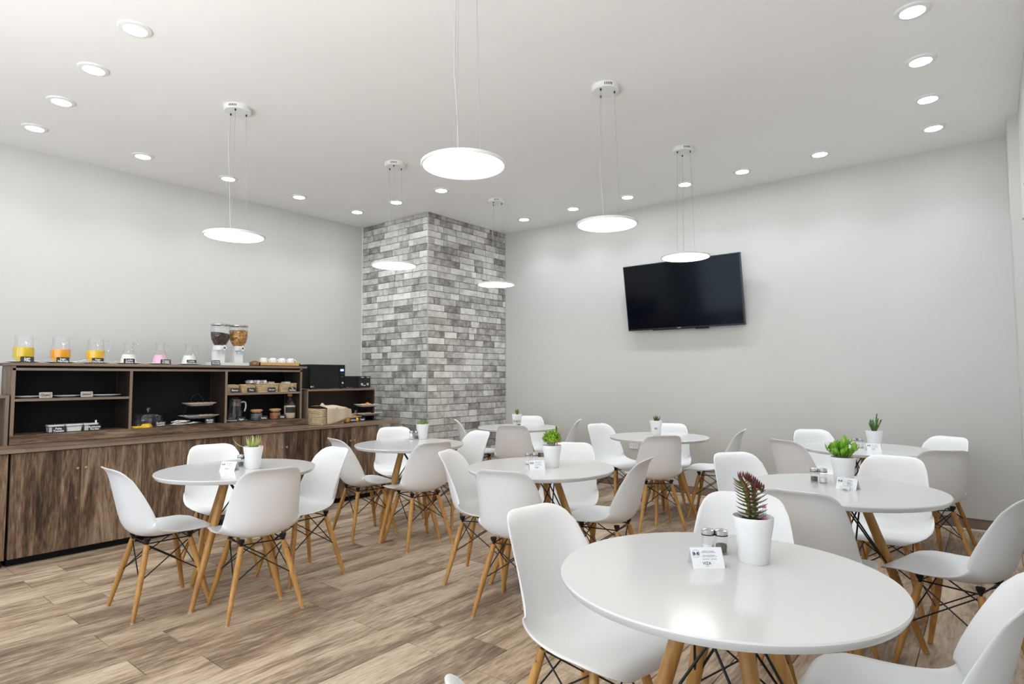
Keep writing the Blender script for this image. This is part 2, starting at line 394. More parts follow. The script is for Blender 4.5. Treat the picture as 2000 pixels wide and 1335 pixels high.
# ------------------------------------------------------------------ ceiling lights
_ring = MB().lathe([(.056, -.002), (.060, -.012), (.082, -.008), (.088, 0)], 32, cap=False).mesh('trim_ring', 'fix')
_lens = MB().lathe([(.0, -.009), (.040, -.011), (.053, -.008), (.056, 0)], 32, cap=False).mesh('lens', 'down')
DL = [(-3.72, 1.24, 'left wall row, nearest the camera'), (-4.42, 1.245, 'left wall row, second from the camera'), (-5.12, 1.255, 'left wall row, third from the camera'), (-5.83, 1.265, 'leftmost, above the left wall near the juice'),
      (-5.835, 2.04, 'above the milk carafes by the left wall'), (-5.84, 2.81, 'behind the left pendant canopy'), (-5.84, 3.59, 'above the microwave by the left wall'), (-5.84, 4.36, 'left of the brick pillar top'),
      (-5.17, 4.39, 'just before the brick pillar corner'), (-4.47, 4.41, 'right of the pillar corner, beside the middle pendant'),
      (-4.50, 5.89, 'right of the pillar by the far corner'), (-3.765, 5.88, 'second right of the pillar along the far wall'), (-3.05, 5.87, 'third right of the pillar along the far wall'), (-2.385, 5.85, 'among the cables of the pendant before the television'),
      (-1.80, 5.83, 'above the right edge of the television'), (-1.115, 5.81, 'over the far right table by the wall'), (-.28, 5.765, 'right row, nearest the far wall'), (-.275, 5.13, 'right row, second from the far wall'),
      (-.267, 4.47, 'right row, third from the far wall'), (-.255, 3.82, 'right row, at the top edge of the photo')]
for x, y, d in DL:
    t = thing('ceiling_downlight', 'round white recessed downlight, ' + d, 'downlight', (x, y, H), 0, 'recessed ceiling downlights')
    part('trim_ring', _ring, t); part('lens', _lens, t)
    sp = bpy.data.lights.new('downlight_beam', 'SPOT'); sp.energy = DOWN_W; sp.spot_size = math.radians(120); sp.spot_blend = .8; sp.shadow_soft_size = .05; sp.color = (.86, .94, 1.0)
    so = bpy.data.objects.new('downlight_beam', sp); C.objects.link(so); so.parent = t; so.location = (0, 0, -.02)

ZP = 2.315
_can = MB().lathe([(.0, -.036), (.088, -.036), (.094, -.030), (.095, 0)], 40, cap=False).mesh('canopy', 'fix')
_vent = MB()
for q in range(5):
    a = math.radians(-62+q*7); _vent.box(.094, .0965, -.0022, .0022, -.026, -.010, Rz(a))
_vent = _vent.mesh('vent_slots', 'blk', 0)
_frame = MB().lathe([(.196, 0), (.204, -.001), (.207, .004), (.207, .012), (.203, .015), (.0, .016)], 64, cap=False).mesh('disc_frame', 'fix')
_diff = MB().lathe([(.0, .0), (.1, .0), (.1965, .001), (.1965, .006)], 64, cap=False).mesh('diffuser', 'pend')
_ferr = MB().lathe([(.0, 0), (.004, 0), (.006, .010), (.006, .014)], 10).mesh('cable_gland', 'blk')
PD = [(-4.247, 2.099, 'left', 'over the table with the spiky green plant', 200), (-4.246, 3.587, 'mid', 'before the left face of the brick pillar', 190), (-4.257, 5.056, 'far', 'before the right edge of the brick pillar', 160),
      (-1.963, 2.087, 'near', 'largest and nearest, in the middle of the ceiling', 170), (-1.987, 3.523, 'right', 'right of the nearest pendant', 150), (-2.016, 4.926, 'tv', 'in front of the television', 240)]
for x, y, _, d, rot in PD:
    t = thing('pendant_light', 'flat round white disc pendant, ' + d, 'pendant lamp', (x, y, H), 0, 'flat disc pendants')
    c = part('canopy', _can, t); part('vent_slots', _vent, c)
    drop = ZP - H
    part('disc_frame', _frame, t, (0, 0, drop)); part('diffuser', _diff, t, (0, 0, drop))
    for q in range(3):
        a = math.radians(rot + 120*q); c0 = (.062*math.cos(a), .062*math.sin(a), -.036); c1 = (.085*math.cos(a), .085*math.sin(a), drop+.015)
        part('suspension_cable', MB().tube([c0, c1], .0011, 5).mesh('cable', 'wire'), t)
        part('cable_gland', _ferr, t, (c0[0], c0[1], -.050))
    a = math.radians(rot+20); pts = []
    for i in range(15):
        f = i/14; wv = .012*math.sin(f*9+rot)*math.sin(PI*f) ; r_ = .07*(1-f) + .03*f
        pts.append((r_*math.cos(a)+wv, r_*math.sin(a)-wv*.6, -.036*(1-f)+(drop+.015)*f))
    part('power_cord', MB().tube(pts, .0019, 6).mesh('power_cord', 'cordw'), t)

# ------------------------------------------------------------------ chairs
def catmull(pts, n):
    P = [pts[0]] + list(pts) + [pts[-1]]; out = []; m = len(pts)-1
    for j in range(n):
        t = j/(n-1)*m; i = min(int(t), m-1); u = t-i; a, b_, c, d = P[i:i+4]
        out.append(tuple(.5*((2*b_[k]) + (-a[k]+c[k])*u + (2*a[k]-5*b_[k]+4*c[k]-d[k])*u*u + (-a[k]+3*b_[k]-3*c[k]+d[k])*u**3) for k in range(len(a))))
    return out
# x, z, half width, curl of the sides
PROF = [(.258, .396, .190, 0), (.248, .417, .200, 0), (.215, .430, .212, .003), (.150, .431, .222, .010), (.060, .420, .229, .022), (-.030, .411, .233, .042),
        (-.100, .413, .234, .064), (-.155, .434, .234, .085), (-.190, .480, .233, .098), (-.210, .540, .226, .096), (-.227, .610, .212, .082), (-.243, .680, .195, .062),
        (-.255, .735, .178, .042), (-.267, .775, .164, .022), (-.286, .800, .154, .008), (-.293, .804, .152, .004)]
def shell_mesh(name='seat_shell', NS=45, NT=25, th=.007):
    dense = catmull(PROF, 300); arc = [0]
    for a, b_ in zip(dense, dense[1:]): arc.append(arc[-1]+math.hypot(b_[0]-a[0], b_[1]-a[1]))
    Lt = arc[-1]
    def at(s):
        s = max(0, min(Lt, s)); lo = 0
        import bisect
        i = min(max(bisect.bisect(arc, s)-1, 0), len(arc)-2); u = (s-arc[i])/max(1e-9, arc[i+1]-arc[i])
        A, B = dense[i], dense[i+1]; p = [A[k]*(1-u)+B[k]*u for k in range(4)]
        tx, tz = B[0]-A[0], B[1]-A[1]; l = math.hypot(tx, tz); return p, (tx/l, tz/l)
    rf, rb = .085, .075
    def inset(d, w_, r):           # how far the outline is cut back at distance d from the centre line
        e = d-(w_-r)
        return 0 if e <= 0 else r-math.sqrt(max(0, r*r-e*e))
    G = []
    for i in range(NS):
        row = []
        for j in range(NT):
            t = -1+2*j/(NT-1); t = math.copysign(abs(t)**.85, t)
            f = i/(NS-1)
            s_lo = inset(abs(t)*.2, .2, rf)+.012*t*t; s_hi = Lt-inset(abs(t)*.155, .155, rb)-.012*t*t
            s = s_lo + (s_hi-s_lo)*f
            (x, z, hw, cu), (tx, tz) = at(s)
            nx, nz = tz, -tx              # towards the sitter
            if nz*0+nx*0 == 0 and (nz < 0 and abs(nz) > abs(nx)): nx, nz = -nx, -nz
            if abs(nz) <= abs(nx) and nx < 0: nx, nz = -nx, -nz
            k = cu*abs(t)**2.3
            row.append(Vector((x+nx*k, hw*t*(1-.10*(cu/.07)*t*t), z+nz*k)))
        G.append(row)
    def nrm(i, j):
        a = G[min(i+1, NS-1)][j]-G[max(i-1, 0)][j]; b_ = G[i][min(j+1, NT-1)]-G[i][max(j-1, 0)]
        n = a.cross(b_); return n.normalized() if n.length > 1e-9 else Vector((0, 0, 1))
    n0 = nrm(NS//4, NT//2); sgn = 1 if n0.z > 0 else -1
    up_, dn = [], []
    for i in range(NS):
        for j in range(NT):
            n = nrm(i, j)*sgn; up_.append(G[i][j]+n*th*.5); dn.append(G[i][j]-n*th*.5)
    m = MB(); n_ = NS*NT; fs = []
    idx = lambda i, j: i*NT+j
    for i in range(NS-1):
        for j in range(NT-1):
            fs.append((idx(i, j), idx(i, j+1), idx(i+1, j+1), idx(i+1, j))); fs.append((n_+idx(i, j), n_+idx(i+1, j), n_+idx(i+1, j+1), n_+idx(i, j+1)))
    bd = [(0, j) for j in range(NT)] + [(i, NT-1) for i in range(1, NS)] + [(NS-1, j) for j in range(NT-2, -1, -1)] + [(i, 0) for i in range(NS-2, 0, -1)]
    cen = G[NS//2][NT//2]; rim = []
    for q, (i, j) in enumerate(bd):
        a = bd[(q+1) % len(bd)]; b_ = bd[q-1]; tg = G[a[0]][a[1]]-G[b_[0]][b_[1]]
        o = tg.cross(nrm(i, j)).normalized()
        inn = G[min(max(i, 1), NS-2)][min(max(j, 1), NT-2)]
        if o.dot(G[i][j]-inn) < 0: o = -o
        rim.append(G[i][j]+o*th*.45)
    vs = up_+dn+rim; nb = len(bd)
    for q in range(nb):
        q2 = (q+1) % nb; a = idx(*bd[q]); b_ = idx(*bd[q2]); r1, r2 = 2*n_+q, 2*n_+q2
        fs.append((a, b_, r2, r1)); fs.append((r1, r2, n_+b_, n_+a))
    return m.add(vs, fs).mesh(name, 'shell', 60)
SHELL = shell_mesh()
FT, TP = .198, .112            # foot and top half spread of the chair legs
def leg_axis(sx, sy, ft=FT, tp=TP, zt=.375): return Vector((sx*ft, sy*ft, 0)), Vector((sx*tp, sy*tp, zt))
def leg_mesh(sx, sy, ft, tp, zt, r0, r1, r2, name):
    a, b_ = leg_axis(sx, sy, ft, tp, zt); n = 7
    pts = [a.lerp(b_, k/(n-1)) for k in range(n)]; rad = [r0+(r1-r0)*min(1, k/(n-1)/.6) if k/(n-1) < .6 else r1+(r2-r1)*((k/(n-1)-.6)/.4) for k in range(n)]
    return MB().tube(pts, rad, 14).mesh(name, 'beech', 50)
LEGS = {(sx, sy): leg_mesh(sx, sy, FT, TP, .375, .0105, .0165, .0150, 'chair_leg') for sx in (-1, 1) for sy in (-1, 1)}
GLIDE = MB().lathe([(.0095, 0), (.0105, .004), (.010, .006)], 12).mesh('glide', 'rub')
def bolts(sx, sy, ft, tp, zt, rad, fr):
    m = MB(); a, b_ = leg_axis(sx, sy, ft, tp, zt); out = Vector((sx, 0, 0)); out2 = Vector((0, sy, 0))
    for f in fr:
        p = a.lerp(b_, f)
        for o in (out, out2): m.tube([p+o*(rad-.002), p+o*(rad+.0025)], .0042, 8)
    return m.mesh('leg_bolt', 'bolt')
BOLTS = {k_: bolts(*k_, FT, TP, .375, .0160, (.90, .52)) for k_ in LEGS}
def wires(ft, tp, zt, lo, rr, frame=True, seat=True):
    m = MB(); cs = [(1, 1), (-1, 1), (-1, -1), (1, -1)]
    for k_ in range(4):
        s1, s2 = cs[k_], cs[(k_+1) % 4]
        a1, b1 = leg_axis(*s1, ft, tp, zt); a2, b2 = leg_axis(*s2, ft, tp, zt)
        t1, t2 = b1*.985, b2*.985; l1, l2 = a1.lerp(b1, lo), a2.lerp(b2, lo)
        off = ((b1+b2)*.5); off.z = 0; off = off.normalized()*.004
        m.tube([t1+off, l2+off], rr, 6); m.tube([t2-off, l1-off], rr, 6)
        m.tube([t1+Vector((0, 0, .012)), t2+Vector((0, 0, .012))], rr*1.1, 6)
        m.tube([b1-Vector((0, 0, .02)), b1+Vector((0, 0, .02))], rr*2.0, 8)
        if seat: m.lathe([(.010, 0), (.016, .012), (.018, .024)], 12, (b1.x, b1.y, zt+.012))
    return m.mesh('wire_brace', 'blk')
WIRE = wires(FT, TP, .375, .52, .0033)
def chair(x, y, deg, label, tbl):
    t = thing('shell_chair', label, 'chair', (x, y, 0), math.radians(deg), 'white shell chairs round ' + tbl)
    part('seat_shell', SHELL, t); part('wire_brace', WIRE, t)
    for k_, me in LEGS.items():
        l = part('leg', me, t); part('leg_bolt', BOLTS[k_], l); part('glide', GLIDE, l, (k_[0]*FT, k_[1]*FT, 0))
    return t
PL = {'A': 'the table with the spiky pale plant', 'B': 'the table left of the brick pillar', 'C': 'the table at the pillar right face', 'D': 'the middle table with the bushy lime plant',
      'E': 'the table under the television', 'F': 'the right table with the broad-leaved plant', 'G': 'the far right table by the wall', 'H': 'the nearest table with the red succulent'}
CH = [
 ('A', -3.78, 1.485, 88, 'side-on white shell chair left of the table with the spiky pale plant'),
 ('A', -4.24, 2.04, -12, 'white shell chair behind the table with the spiky pale plant, facing us'),
 ('A', -3.315, 1.807, 168, 'white shell chair with its back to us at the spiky plant table'),
 ('A', -3.60, 2.27, -90, 'side-on white shell chair right of the spiky plant table, facing left'),
 ('B', -4.10, 3.17, 78, 'side-on white shell chair left of the table beside the brick pillar left face'),
 ('B', -4.40, 3.79, -30, 'white shell chair between the cabinets and the table left of the pillar, facing us'),
 ('B', -3.56, 3.27, 166, 'white shell chair with its back to us at the table left of the pillar'),
 ('B', -3.70, 3.85, -100, 'white shell chair right of the table left of the pillar, facing left'),
 ('C', -4.70, 5.27, 45, 'side-on white shell chair before the brick pillar right face'),
 ('C', -4.43, 5.87, -58, 'white shell chair behind the small plant at the pillar table, facing us'),
 ('C', -3.97, 5.03, 120, 'white shell chair, back to us, at the table by the pillar right face'),
 ('C', -3.98, 5.80, -150, 'mostly hidden white shell chair right of the table by the pillar right face'),
 ('D', -2.60, 2.97, 22, 'white shell chair left of the table with the bushy lime plant'),
 ('D', -2.35, 3.54, -68, 'white shell chair behind the bushy lime plant, facing us'),
 ('D', -2.10, 2.70, 105, 'white shell chair, bluish back to us, at the bushy lime plant table'),
 ('D', -1.90, 3.30, -170, 'side-on white shell chair right of the bushy lime plant table, facing left'),
 ('E', -2.98, 5.40, -18, 'white shell chair left of the table below the television'),
 ('E', -2.56, 5.70, -75, 'white shell chair behind the table below the television, facing us'),
 ('E', -2.33, 4.91, 133, 'white shell chair, back to us, centred at the table below the television'),
 ('E', -2.07, 5.62, -170, 'side-on white shell chair right of the table below the television'),
 ('F', -1.10, 3.74, -38, 'white shell chair behind the red succulent, far left of the broad-leaved plant table'),
 ('F', -.50, 4.05, -95, 'white shell chair behind the broad-leaved plant table, facing us'),
 ('F', -.66, 3.05, 88, 'white shell chair, back to us, in front of the broad-leaved plant table'),
 ('F', -.145, 3.345, 164, 'side-on white shell chair at the right edge beside the broad-leaved plant table'),
 ('G', -1.15, 5.17, 62, 'white shell chair, back to us, left of the far right table'),
 ('G', -1.17, 5.81, -58, 'white shell chair facing us at the far left of the far right table'),
 ('G', -.41, 5.73, -120, 'white shell chair facing us at the far right corner of the far right table'),
 ('G', -.39, 5.10, 122, 'white shell chair, back to us, right of the far right table'),
 ('H', -1.094, 1.785, -9, 'large white shell chair left of the nearest table, facing right'),
 ('H', -.76, 2.31, -76, 'white shell chair behind the nearest table, its back behind the red succulent'),
 ('H', -.21, 1.90, 180, 'white shell chair cut by the right edge beside the nearest table'),
 ('H', -.508, .938, 68, 'white shell chair of which only the back tip shows at the bottom edge'),
]
for tb, x, y, a, lb in CH: chair(x, y, a, lb, PL[tb])

# ------------------------------------------------------------------ tables
ZT = .741
TOP = MB().lathe([(0, -.028), (.425, -.028), (.440, -.024), (.449, -.010), (.450, -.004), (.447, 0), (0, 0)], 96).mesh('tabletop', 'lacq', 40)
TF, TT = .235, .062
TLEG = {(sx, sy): leg_mesh(sx, sy, TF, TT, .70, .013, .0225, .0205, 'table_leg') for sx in (-1, 1) for sy in (-1, 1)}
TB = {k_: bolts(*k_, TF, TT, .70, .0215, (.93, .50)) for k_ in TLEG}
TW = wires(TF, TT, .70, .50, .004, seat=False)
TPL = MB().box(-.09, .09, -.09, .09, .705, .713).mesh('mounting_plate', 'blk')
TG = MB().lathe([(.0125, 0), (.014, .004), (.013, .007)], 12).mesh('glide', 'rub')
TABLES = {'A': (-3.62, 1.845, -24, 'round white table with the spiky pale green plant, in front of the cabinets'),
          'B': (-3.82, 3.41, -40, 'round white table between the cabinets and the brick pillar'),
          'C': (-4.144, 5.30, -26, 'smallest-looking round white table before the brick pillar right face'),
          'D': (-2.193, 3.026, -26, 'round white table in the middle with the bushy lime green plant'),
          'E': (-2.43, 5.22, -26, 'round white table below the television with the tiny dark plant'),
          'F': (-.60, 3.347, -26, 'round white table on the right with the broad-leaved green plant'),
          'G': (-.767, 5.311, -26, 'round white table at the far right wall with the knobbly plant'),
          'H': (-.611, 1.704, 0, 'large nearest round white table with the red-tipped succulent')}
for k_, (x, y, a, lb) in TABLES.items():
    t = thing('round_table', lb, 'table', (x, y, 0), math.radians(a), 'round white tables')
    part('tabletop', TOP, t, (0, 0, ZT)); part('wire_brace', TW, t); part('mounting_plate', TPL, t)
    for s_, me in TLEG.items():
        l = part('leg', me, t); part('leg_bolt', TB[s_], l); part('glide', TG, l, (s_[0]*TF, s_[1]*TF, 0))

# ------------------------------------------------------------------ table-top things
POT = MB().lathe([(.0, .002), (.040, .0), (.0435, .006), (.050, .075), (.0565, .110), (.0585, .132), (.0575, .135), (.0555, .133), (.053, .110), (0, .108)], 40, sy=.97).mesh('pot', 'pot', 40)
SOIL = MB().lathe([(0, .124), (.03, .123), (.0545, .118), (.0545, .112)], 24, sy=.97, cap=False).mesh('soil', 'soil')
def leaf_mesh(l, wd, thk, bend, m, n=7, tipr=.1, rnd=0):
    """fleshy leaf along +X, curving upward"""
    v = []; f = []
    for i in range(n):
        u = i/(n-1); ww = wd*(math.sin(PI*min(1, .12+u*.88))**.7 if rnd else (1-u)**.6*min(1, .45+u*3))+.0004
        tt = thk*(math.sin(PI*min(1, .15+u*.85)) if rnd else (1-u)**.5)+.0003
        x = l*u*math.cos(bend*u*.6); z = l*u*math.sin(bend*u*.6)
        v += [(x, -ww, z+tt*.3), (x, 0, z-tt), (x, ww, z+tt*.3), (x, 0, z+tt*.5)]
    for i in range(n-1):
        for k in range(4): f.append((4*i+k, 4*i+(k+1) % 4, 4*i+4+(k+1) % 4, 4*i+4+k))
    f.append((3, 2, 1, 0)); f.append(tuple(4*(n-1)+k for k in range(4)))
    return MB().add(v, f).mesh('leaf', m, 60)
def put(me, v3, az, el, tw=0, s=1.0):
    """4x4 placing of a leaf: azimuth, elevation"""
    return Matrix.Translation(v3) @ (Rz(az) @ Ry(-el) @ Rx(tw)).to_4x4() @ Matrix.Scale(s, 4)
def pot_plant(key, x, y, label, rz=0, z=ZT):
    t = thing('potted_succulent', label, 'potted plant', (x, y, z), rz)
    part('pot', POT, t); part('soil', SOIL, t); return t
def leafpart(t, me, mw, name='leaf', parent=None):
    o = bpy.data.objects.new(name, me); C.objects.link(o); o.parent = t; o.matrix_local = mw; return o
def joined(t, items, name, kind='stuff', m=None):
    mb = MB()
    for me, mw in items: mb.add([mw @ v.co for v in me.vertices], [tuple(p.vertices) for p in me.polygons])
    o = part(name, mb.mesh(name, m or items[0][0].materials[0], 60), t)
    if kind: o['kind'] = kind
    return o
VW = math.radians(38.6)
# A: spiky
t = pot_plant('A', -3.545, 1.90, 'white pot with a spiky pale green plant on the table by the cabinets')
ml = leaf_mesh(.085, .0055, .003, 1.0, 'leafA'); r = random.Random(1)
for k in range(22):
    a = k*2.4; el = .35+.75*r.random(); leafpart(t, ml, put(ml, (.012*math.cos(a), .012*math.sin(a), .122), a, el, 0, .7+.45*r.random()))
leafpart(t, ml, put(ml, (-.03, -.03, .130), math.radians(235), .05, 0, 1.15))
part('meter', MB().tube([(.035, .03, .12), (.037, .032, .165)], .003, 8).mesh('moisture_meter', 'pink'), t)
# B: rosettes + stalk
t = pot_plant('B', -4.02, 3.74, 'white pot with low green rosettes and one tall stalk, before the brick pillar')
ml = leaf_mesh(.03, .006, .003, .9, 'leafB', 5); it = []; r = random.Random(2)
for k in range(11):
    a = k*2.4; rr_ = .012+.028*((k % 4)/3)
    for q in range(9): it.append((ml, put(ml, (rr_*math.cos(a), rr_*math.sin(a), .122+.01*r.random()), q*.7+a, .5+.6*r.random(), 0, .7+.4*r.random())))
joined(t, it, 'rosettes')
part('stalk', MB().tube([(.01, .01, .12), (.022, .024, .17), (.03, .03, .20)], [.003, .0025, .002], 6).mesh('stalk', 'stem'), t)
joined(t, [(ml, put(ml, (.03, .03, .185+.003*q), q*1.2, .9, 0, .9)) for q in range(7)], 'stalk_leaves', None)
# C
t = pot_plant('C', -4.21, 5.36, 'white pot with a small fan of green leaves on the pillar table')
it = []; r = random.Random(3); ml = leaf_mesh(.04, .007, .003, .6, 'leafB', 5)
for k in range(38): it.append((ml, put(ml, (.01*r.uniform(-1, 1), .01*r.uniform(-1, 1), .118+.03*r.random()), r.uniform(0, 6.28), .3+1.0*r.random(), 0, .8+.6*r.random())))
joined(t, it, 'foliage')
# D bushy
t = pot_plant('D', -2.12, 3.045, 'white pot with a bushy lime green plant on the middle table')
it = []; r = random.Random(4); ml = leaf_mesh(.016, .005, .0018, .5, 'leafD', 5, rnd=1)
for k in range(420):
    th_, ph = r.uniform(0, 6.28), math.acos(r.uniform(-.35, 1)); R_ = .052*(.55+.45*r.random())
    p_ = Vector((R_*math.sin(ph)*math.cos(th_), R_*math.sin(ph)*math.sin(th_), .168+R_*math.cos(ph)*.95))
    it.append((ml, put(ml, p_, th_+r.uniform(-.8, .8), r.uniform(-.2, 1.1), 0, .8+.5*r.random())))
for k in range(22): it.append((ml, put(ml, Vector((.02, .02, .21+.0016*k)), k*2.1, .7, 0, .8)))
joined(t, it, 'foliage')
st = MB()
for k in range(9): a = k*.7; st.tube([(.01*math.cos(a), .01*math.sin(a), .115), (.035*math.cos(a), .035*math.sin(a), .19)], .0013, 5)
part('stems', st.mesh('stems', 'stem'), t); part('meter', MB().tube([(.040, -.005, .12), (.042, -.004, .160)], .0035, 8).mesh('moisture_meter', 'pink'), t)
# E
t = pot_plant('E', -2.52, 5.36, 'white pot with a tiny dark pointed plant below the television')
ml = leaf_mesh(.06, .0075, .004, .25, 'leafE', 6); r = random.Random(5)
joined(t, [(ml, put(ml, (.008*math.cos(k*2.4), .008*math.sin(k*2.4), .115), k*2.4, .75+.7*r.random(), 0, .75+.45*r.random())) for k in range(22)], 'foliage')
part('printed_mark', MB().prism(rrect(-.013, .013, -.008, .008, .007), 0, .0006).xf(Matrix(((0, 0, 1), (1, 0, 0), (0, 1, 0)))).mesh('printed_mark', 'grey'), t, (.052*math.cos(-1.15), .052*math.sin(-1.15), .062), (0, 0, -1.15))
# F jade
t = pot_plant('F', -.612, 3.50, 'white pot with a broad-leaved bright green jade plant, right table')
ml = leaf_mesh(.042, .0105, .0045, .5, 'leafF', 7, rnd=1); r = random.Random(6); st = MB()
for k in range(16):
    a = k*2.4; tilt = .12+.75*(k % 5)/4; top = Vector((math.cos(a)*math.sin(tilt), math.sin(a)*math.sin(tilt), math.cos(tilt)))*(.072+.03*r.random()); b0 = Vector((.012*math.cos(a), .012*math.sin(a), .118))
    st.tube([b0, b0+top], [.0035, .0025], 6)
    for q in range(5):
        fr = .35+.65*q/4; leafpart(t, ml, put(ml, b0+top*fr, q*2.2+a, .45+.6*r.random(), r.uniform(-.4, .4), .75+.35*r.random()))
part('stems', st.mesh('stems', 'stem'), t)
part('meter', MB().tube([(.042, -.012, .12), (.043, -.012, .178)], .0055, 10).mesh('moisture_meter', 'acryl'), t)
part('meter_cap', MB().tube([(.042, -.012, .128), (.042, -.012, .136)], .006, 10).tube([(.043, -.012, .166), (.043, -.012, .172)], .006, 10).mesh('meter_cap', 'pink'), t)
# G knobbly
t = pot_plant('G', -.715, 5.34, 'white pot with a knobbly dark green cactus-like plant by the far wall')
ml = leaf_mesh(.020, .0045, .003, .6, 'leafG', 5, rnd=1); r = random.Random(7); it = []; st = MB()
for k in range(11):
    a = k*2.4; tilt = .08+.5*(k % 4)/3; hh = .075+.05*r.random() if k else .14; top = Vector((math.cos(a)*math.sin(tilt), math.sin(a)*math.sin(tilt), math.cos(tilt)))*hh; b0 = Vector((.010*math.cos(a), .010*math.sin(a), .118))
    st.tube([b0, b0+top], .004, 6)
    for q in range(14):
        it.append((ml, put(ml, b0+top*(.25+.75*q/13), q*2.4+a, .8, 0, .8)))
part('stems', st.mesh('stems', 'leafG'), t); joined(t, it, 'foliage')
# H paired leaves on two leaning stems
t = pot_plant('H', -.572, 1.868, 'white pot with a tall red-tipped succulent on the nearest table')
ml = leaf_mesh(.041, .0085, .0036, .45, 'leafH', 6); mr = leaf_mesh(.027, .0042, .0022, .6, 'leafR', 5); r = random.Random(8)
RT = Vector((math.cos(VW), math.sin(VW), 0)); stm = MB()
base = Vector((0, 0, .118)) - RT*.008
s1 = [base, base+Vector((0, 0, .055))-RT*.004, base+Vector((0, 0, .10))-RT*.014, base+Vector((0, 0, .128))-RT*.030]
s2 = [base+RT*.012, base+RT*.016+Vector((0, 0, .05)), base+RT*.012+Vector((0, 0, .088)), base+RT*.018+Vector((0, 0, .100))]
def along(pl_, f):
    f = f*(len(pl_)-1); i = min(int(f), len(pl_)-2); return pl_[i].lerp(pl_[i+1], f-i)
for pth, nL, tone in ((s1, 27, 0), (s2, 19, 0)):
    stm.tube(pth, .0032, 7)
    for q in range(nL):
        f = .06+.92*q/(nL-1); p_ = along(pth, f)
        for sgn in (-1, 1):
            az = VW + (0 if sgn > 0 else PI) + (PI/2 if q % 2 else 0)*0.85 + r.uniform(-.12, .12)
            el = -.05+.35*f+.1*r.random(); sc_ = 1.0 if f < .6 else 1.0-.9*(f-.6)
            if pth is s2 and f > .75: leafpart(t, mr, put(mr, p_, az, el+.5, 0, 1))
            elif pth is s1 and f > .9: leafpart(t, mr, put(mr, p_, az, el+.7, 0, .9))
            else: leafpart(t, ml, put(ml, p_, az, el, 0, sc_))
crest = [base+Vector((0, 0, .125))-RT*.012, base+Vector((0, 0, .110))+RT*.012, base+Vector((0, 0, .088))+RT*.036]
stm.tube(crest, .003, 6)
for q in range(9):
    p_ = along(crest, q/8)
    for sgn in (-1, 1): leafpart(t, mr, put(mr, p_, VW+PI/2*sgn+r.uniform(-.3, .3), .6, 0, 1)); leafpart(t, mr, put(mr, p_, VW+.3*sgn, .9, 0, .9))
part('stems', stm.mesh('stems', 'stem'), t)
mt = part('meter', MB().tube([RT*.034+Vector((0, 0, .122)), RT*.034+Vector((0, 0, .168))], .0055, 12).mesh('moisture_meter', 'acryl'), t)
part('meter_cap', MB().tube([RT*.034+Vector((0, 0, .122)), RT*.034+Vector((0, 0, .127))], .0065, 12).tube([RT*.034+Vector((0, 0, .158)), RT*.034+Vector((0, 0, .162))], .0065, 12).mesh('meter_cap', 'pink'), mt)

SH_G = MB().lathe([(0, 0), (.0185, 0), (.019, .003), (.019, .056), (.0165, .060)], 24, cap=False).mesh('jar_glass', 'glass')
SH_B = MB().lathe([(0, .001), (.017, .001), (.017, .006), (0, .007)], 20).mesh('glass_base', 'acryl')
SH_C = MB().lathe([(0, .059), (.0195, .059), (.0198, .061), (.0198, .072), (.014, .075), (.003, .078), (0, .078)], 28).mesh('steel_cap', 'chrome')
SH_R = MB().lathe([(.0192, .0565), (.0203, .0565), (.0203, .0595), (.0192, .0595)], 28, cap=False).mesh('rubber_ring', 'blk')
SH_P = MB().lathe([(0, .007), (.015, .007), (.0165, .022), (.016, .030), (.006, .032), (0, .031)], 20).mesh('pepper', 'pepper')
SH_S = MB().lathe([(0, .007), (.016, .007), (.0165, .028), (0, .030)], 20).mesh('salt', 'salt')
def shaker(x, y, what, label, z=ZT):
    t = thing(what + '_shaker', label, 'shaker', (x, y, z), 0)
    part('jar_glass', SH_G, t); part('glass_base', SH_B, t); part('steel_cap', SH_C, t); part('rubber_ring', SH_R, t)
    part('filling', SH_P if what == 'pepper' else SH_S, t)
SHK = [('H', -.712, 1.873, -.676, 1.888, 'sp'), ('F', -.738, 3.44, -.697, 3.445, 'ps'), ('G', -.845, 5.30, -.804, 5.302, 'ps'), ('D', -2.31, 3.055, -2.276, 3.082, 'ss'), ('A', -3.665, 1.885, -3.64, 1.92, 'ps'), ('B', -4.075, 3.66, -4.045, 3.69, 'sp'), ('C', -4.165, 5.27, -4.13, 5.295, 'sp')]
TN = {'A': 'spiky plant table', 'B': 'table left of the pillar', 'C': 'pillar right-face table', 'D': 'middle lime plant table', 'F': 'broad-leaved plant table', 'G': 'far right wall table', 'H': 'nearest table'}
for k_, x1, y1, x2, y2, s_ in SHK:
    w1, w2 = [('salt' if c == 's' else 'pepper') for c in s_]
    shaker(x1, y1, w1, 'glass %s shaker, left of the pair on the %s' % (w1, TN[k_]))
    shaker(x2, y2, w2, 'glass %s shaker, right of the pair on the %s' % (w2, TN[k_]))

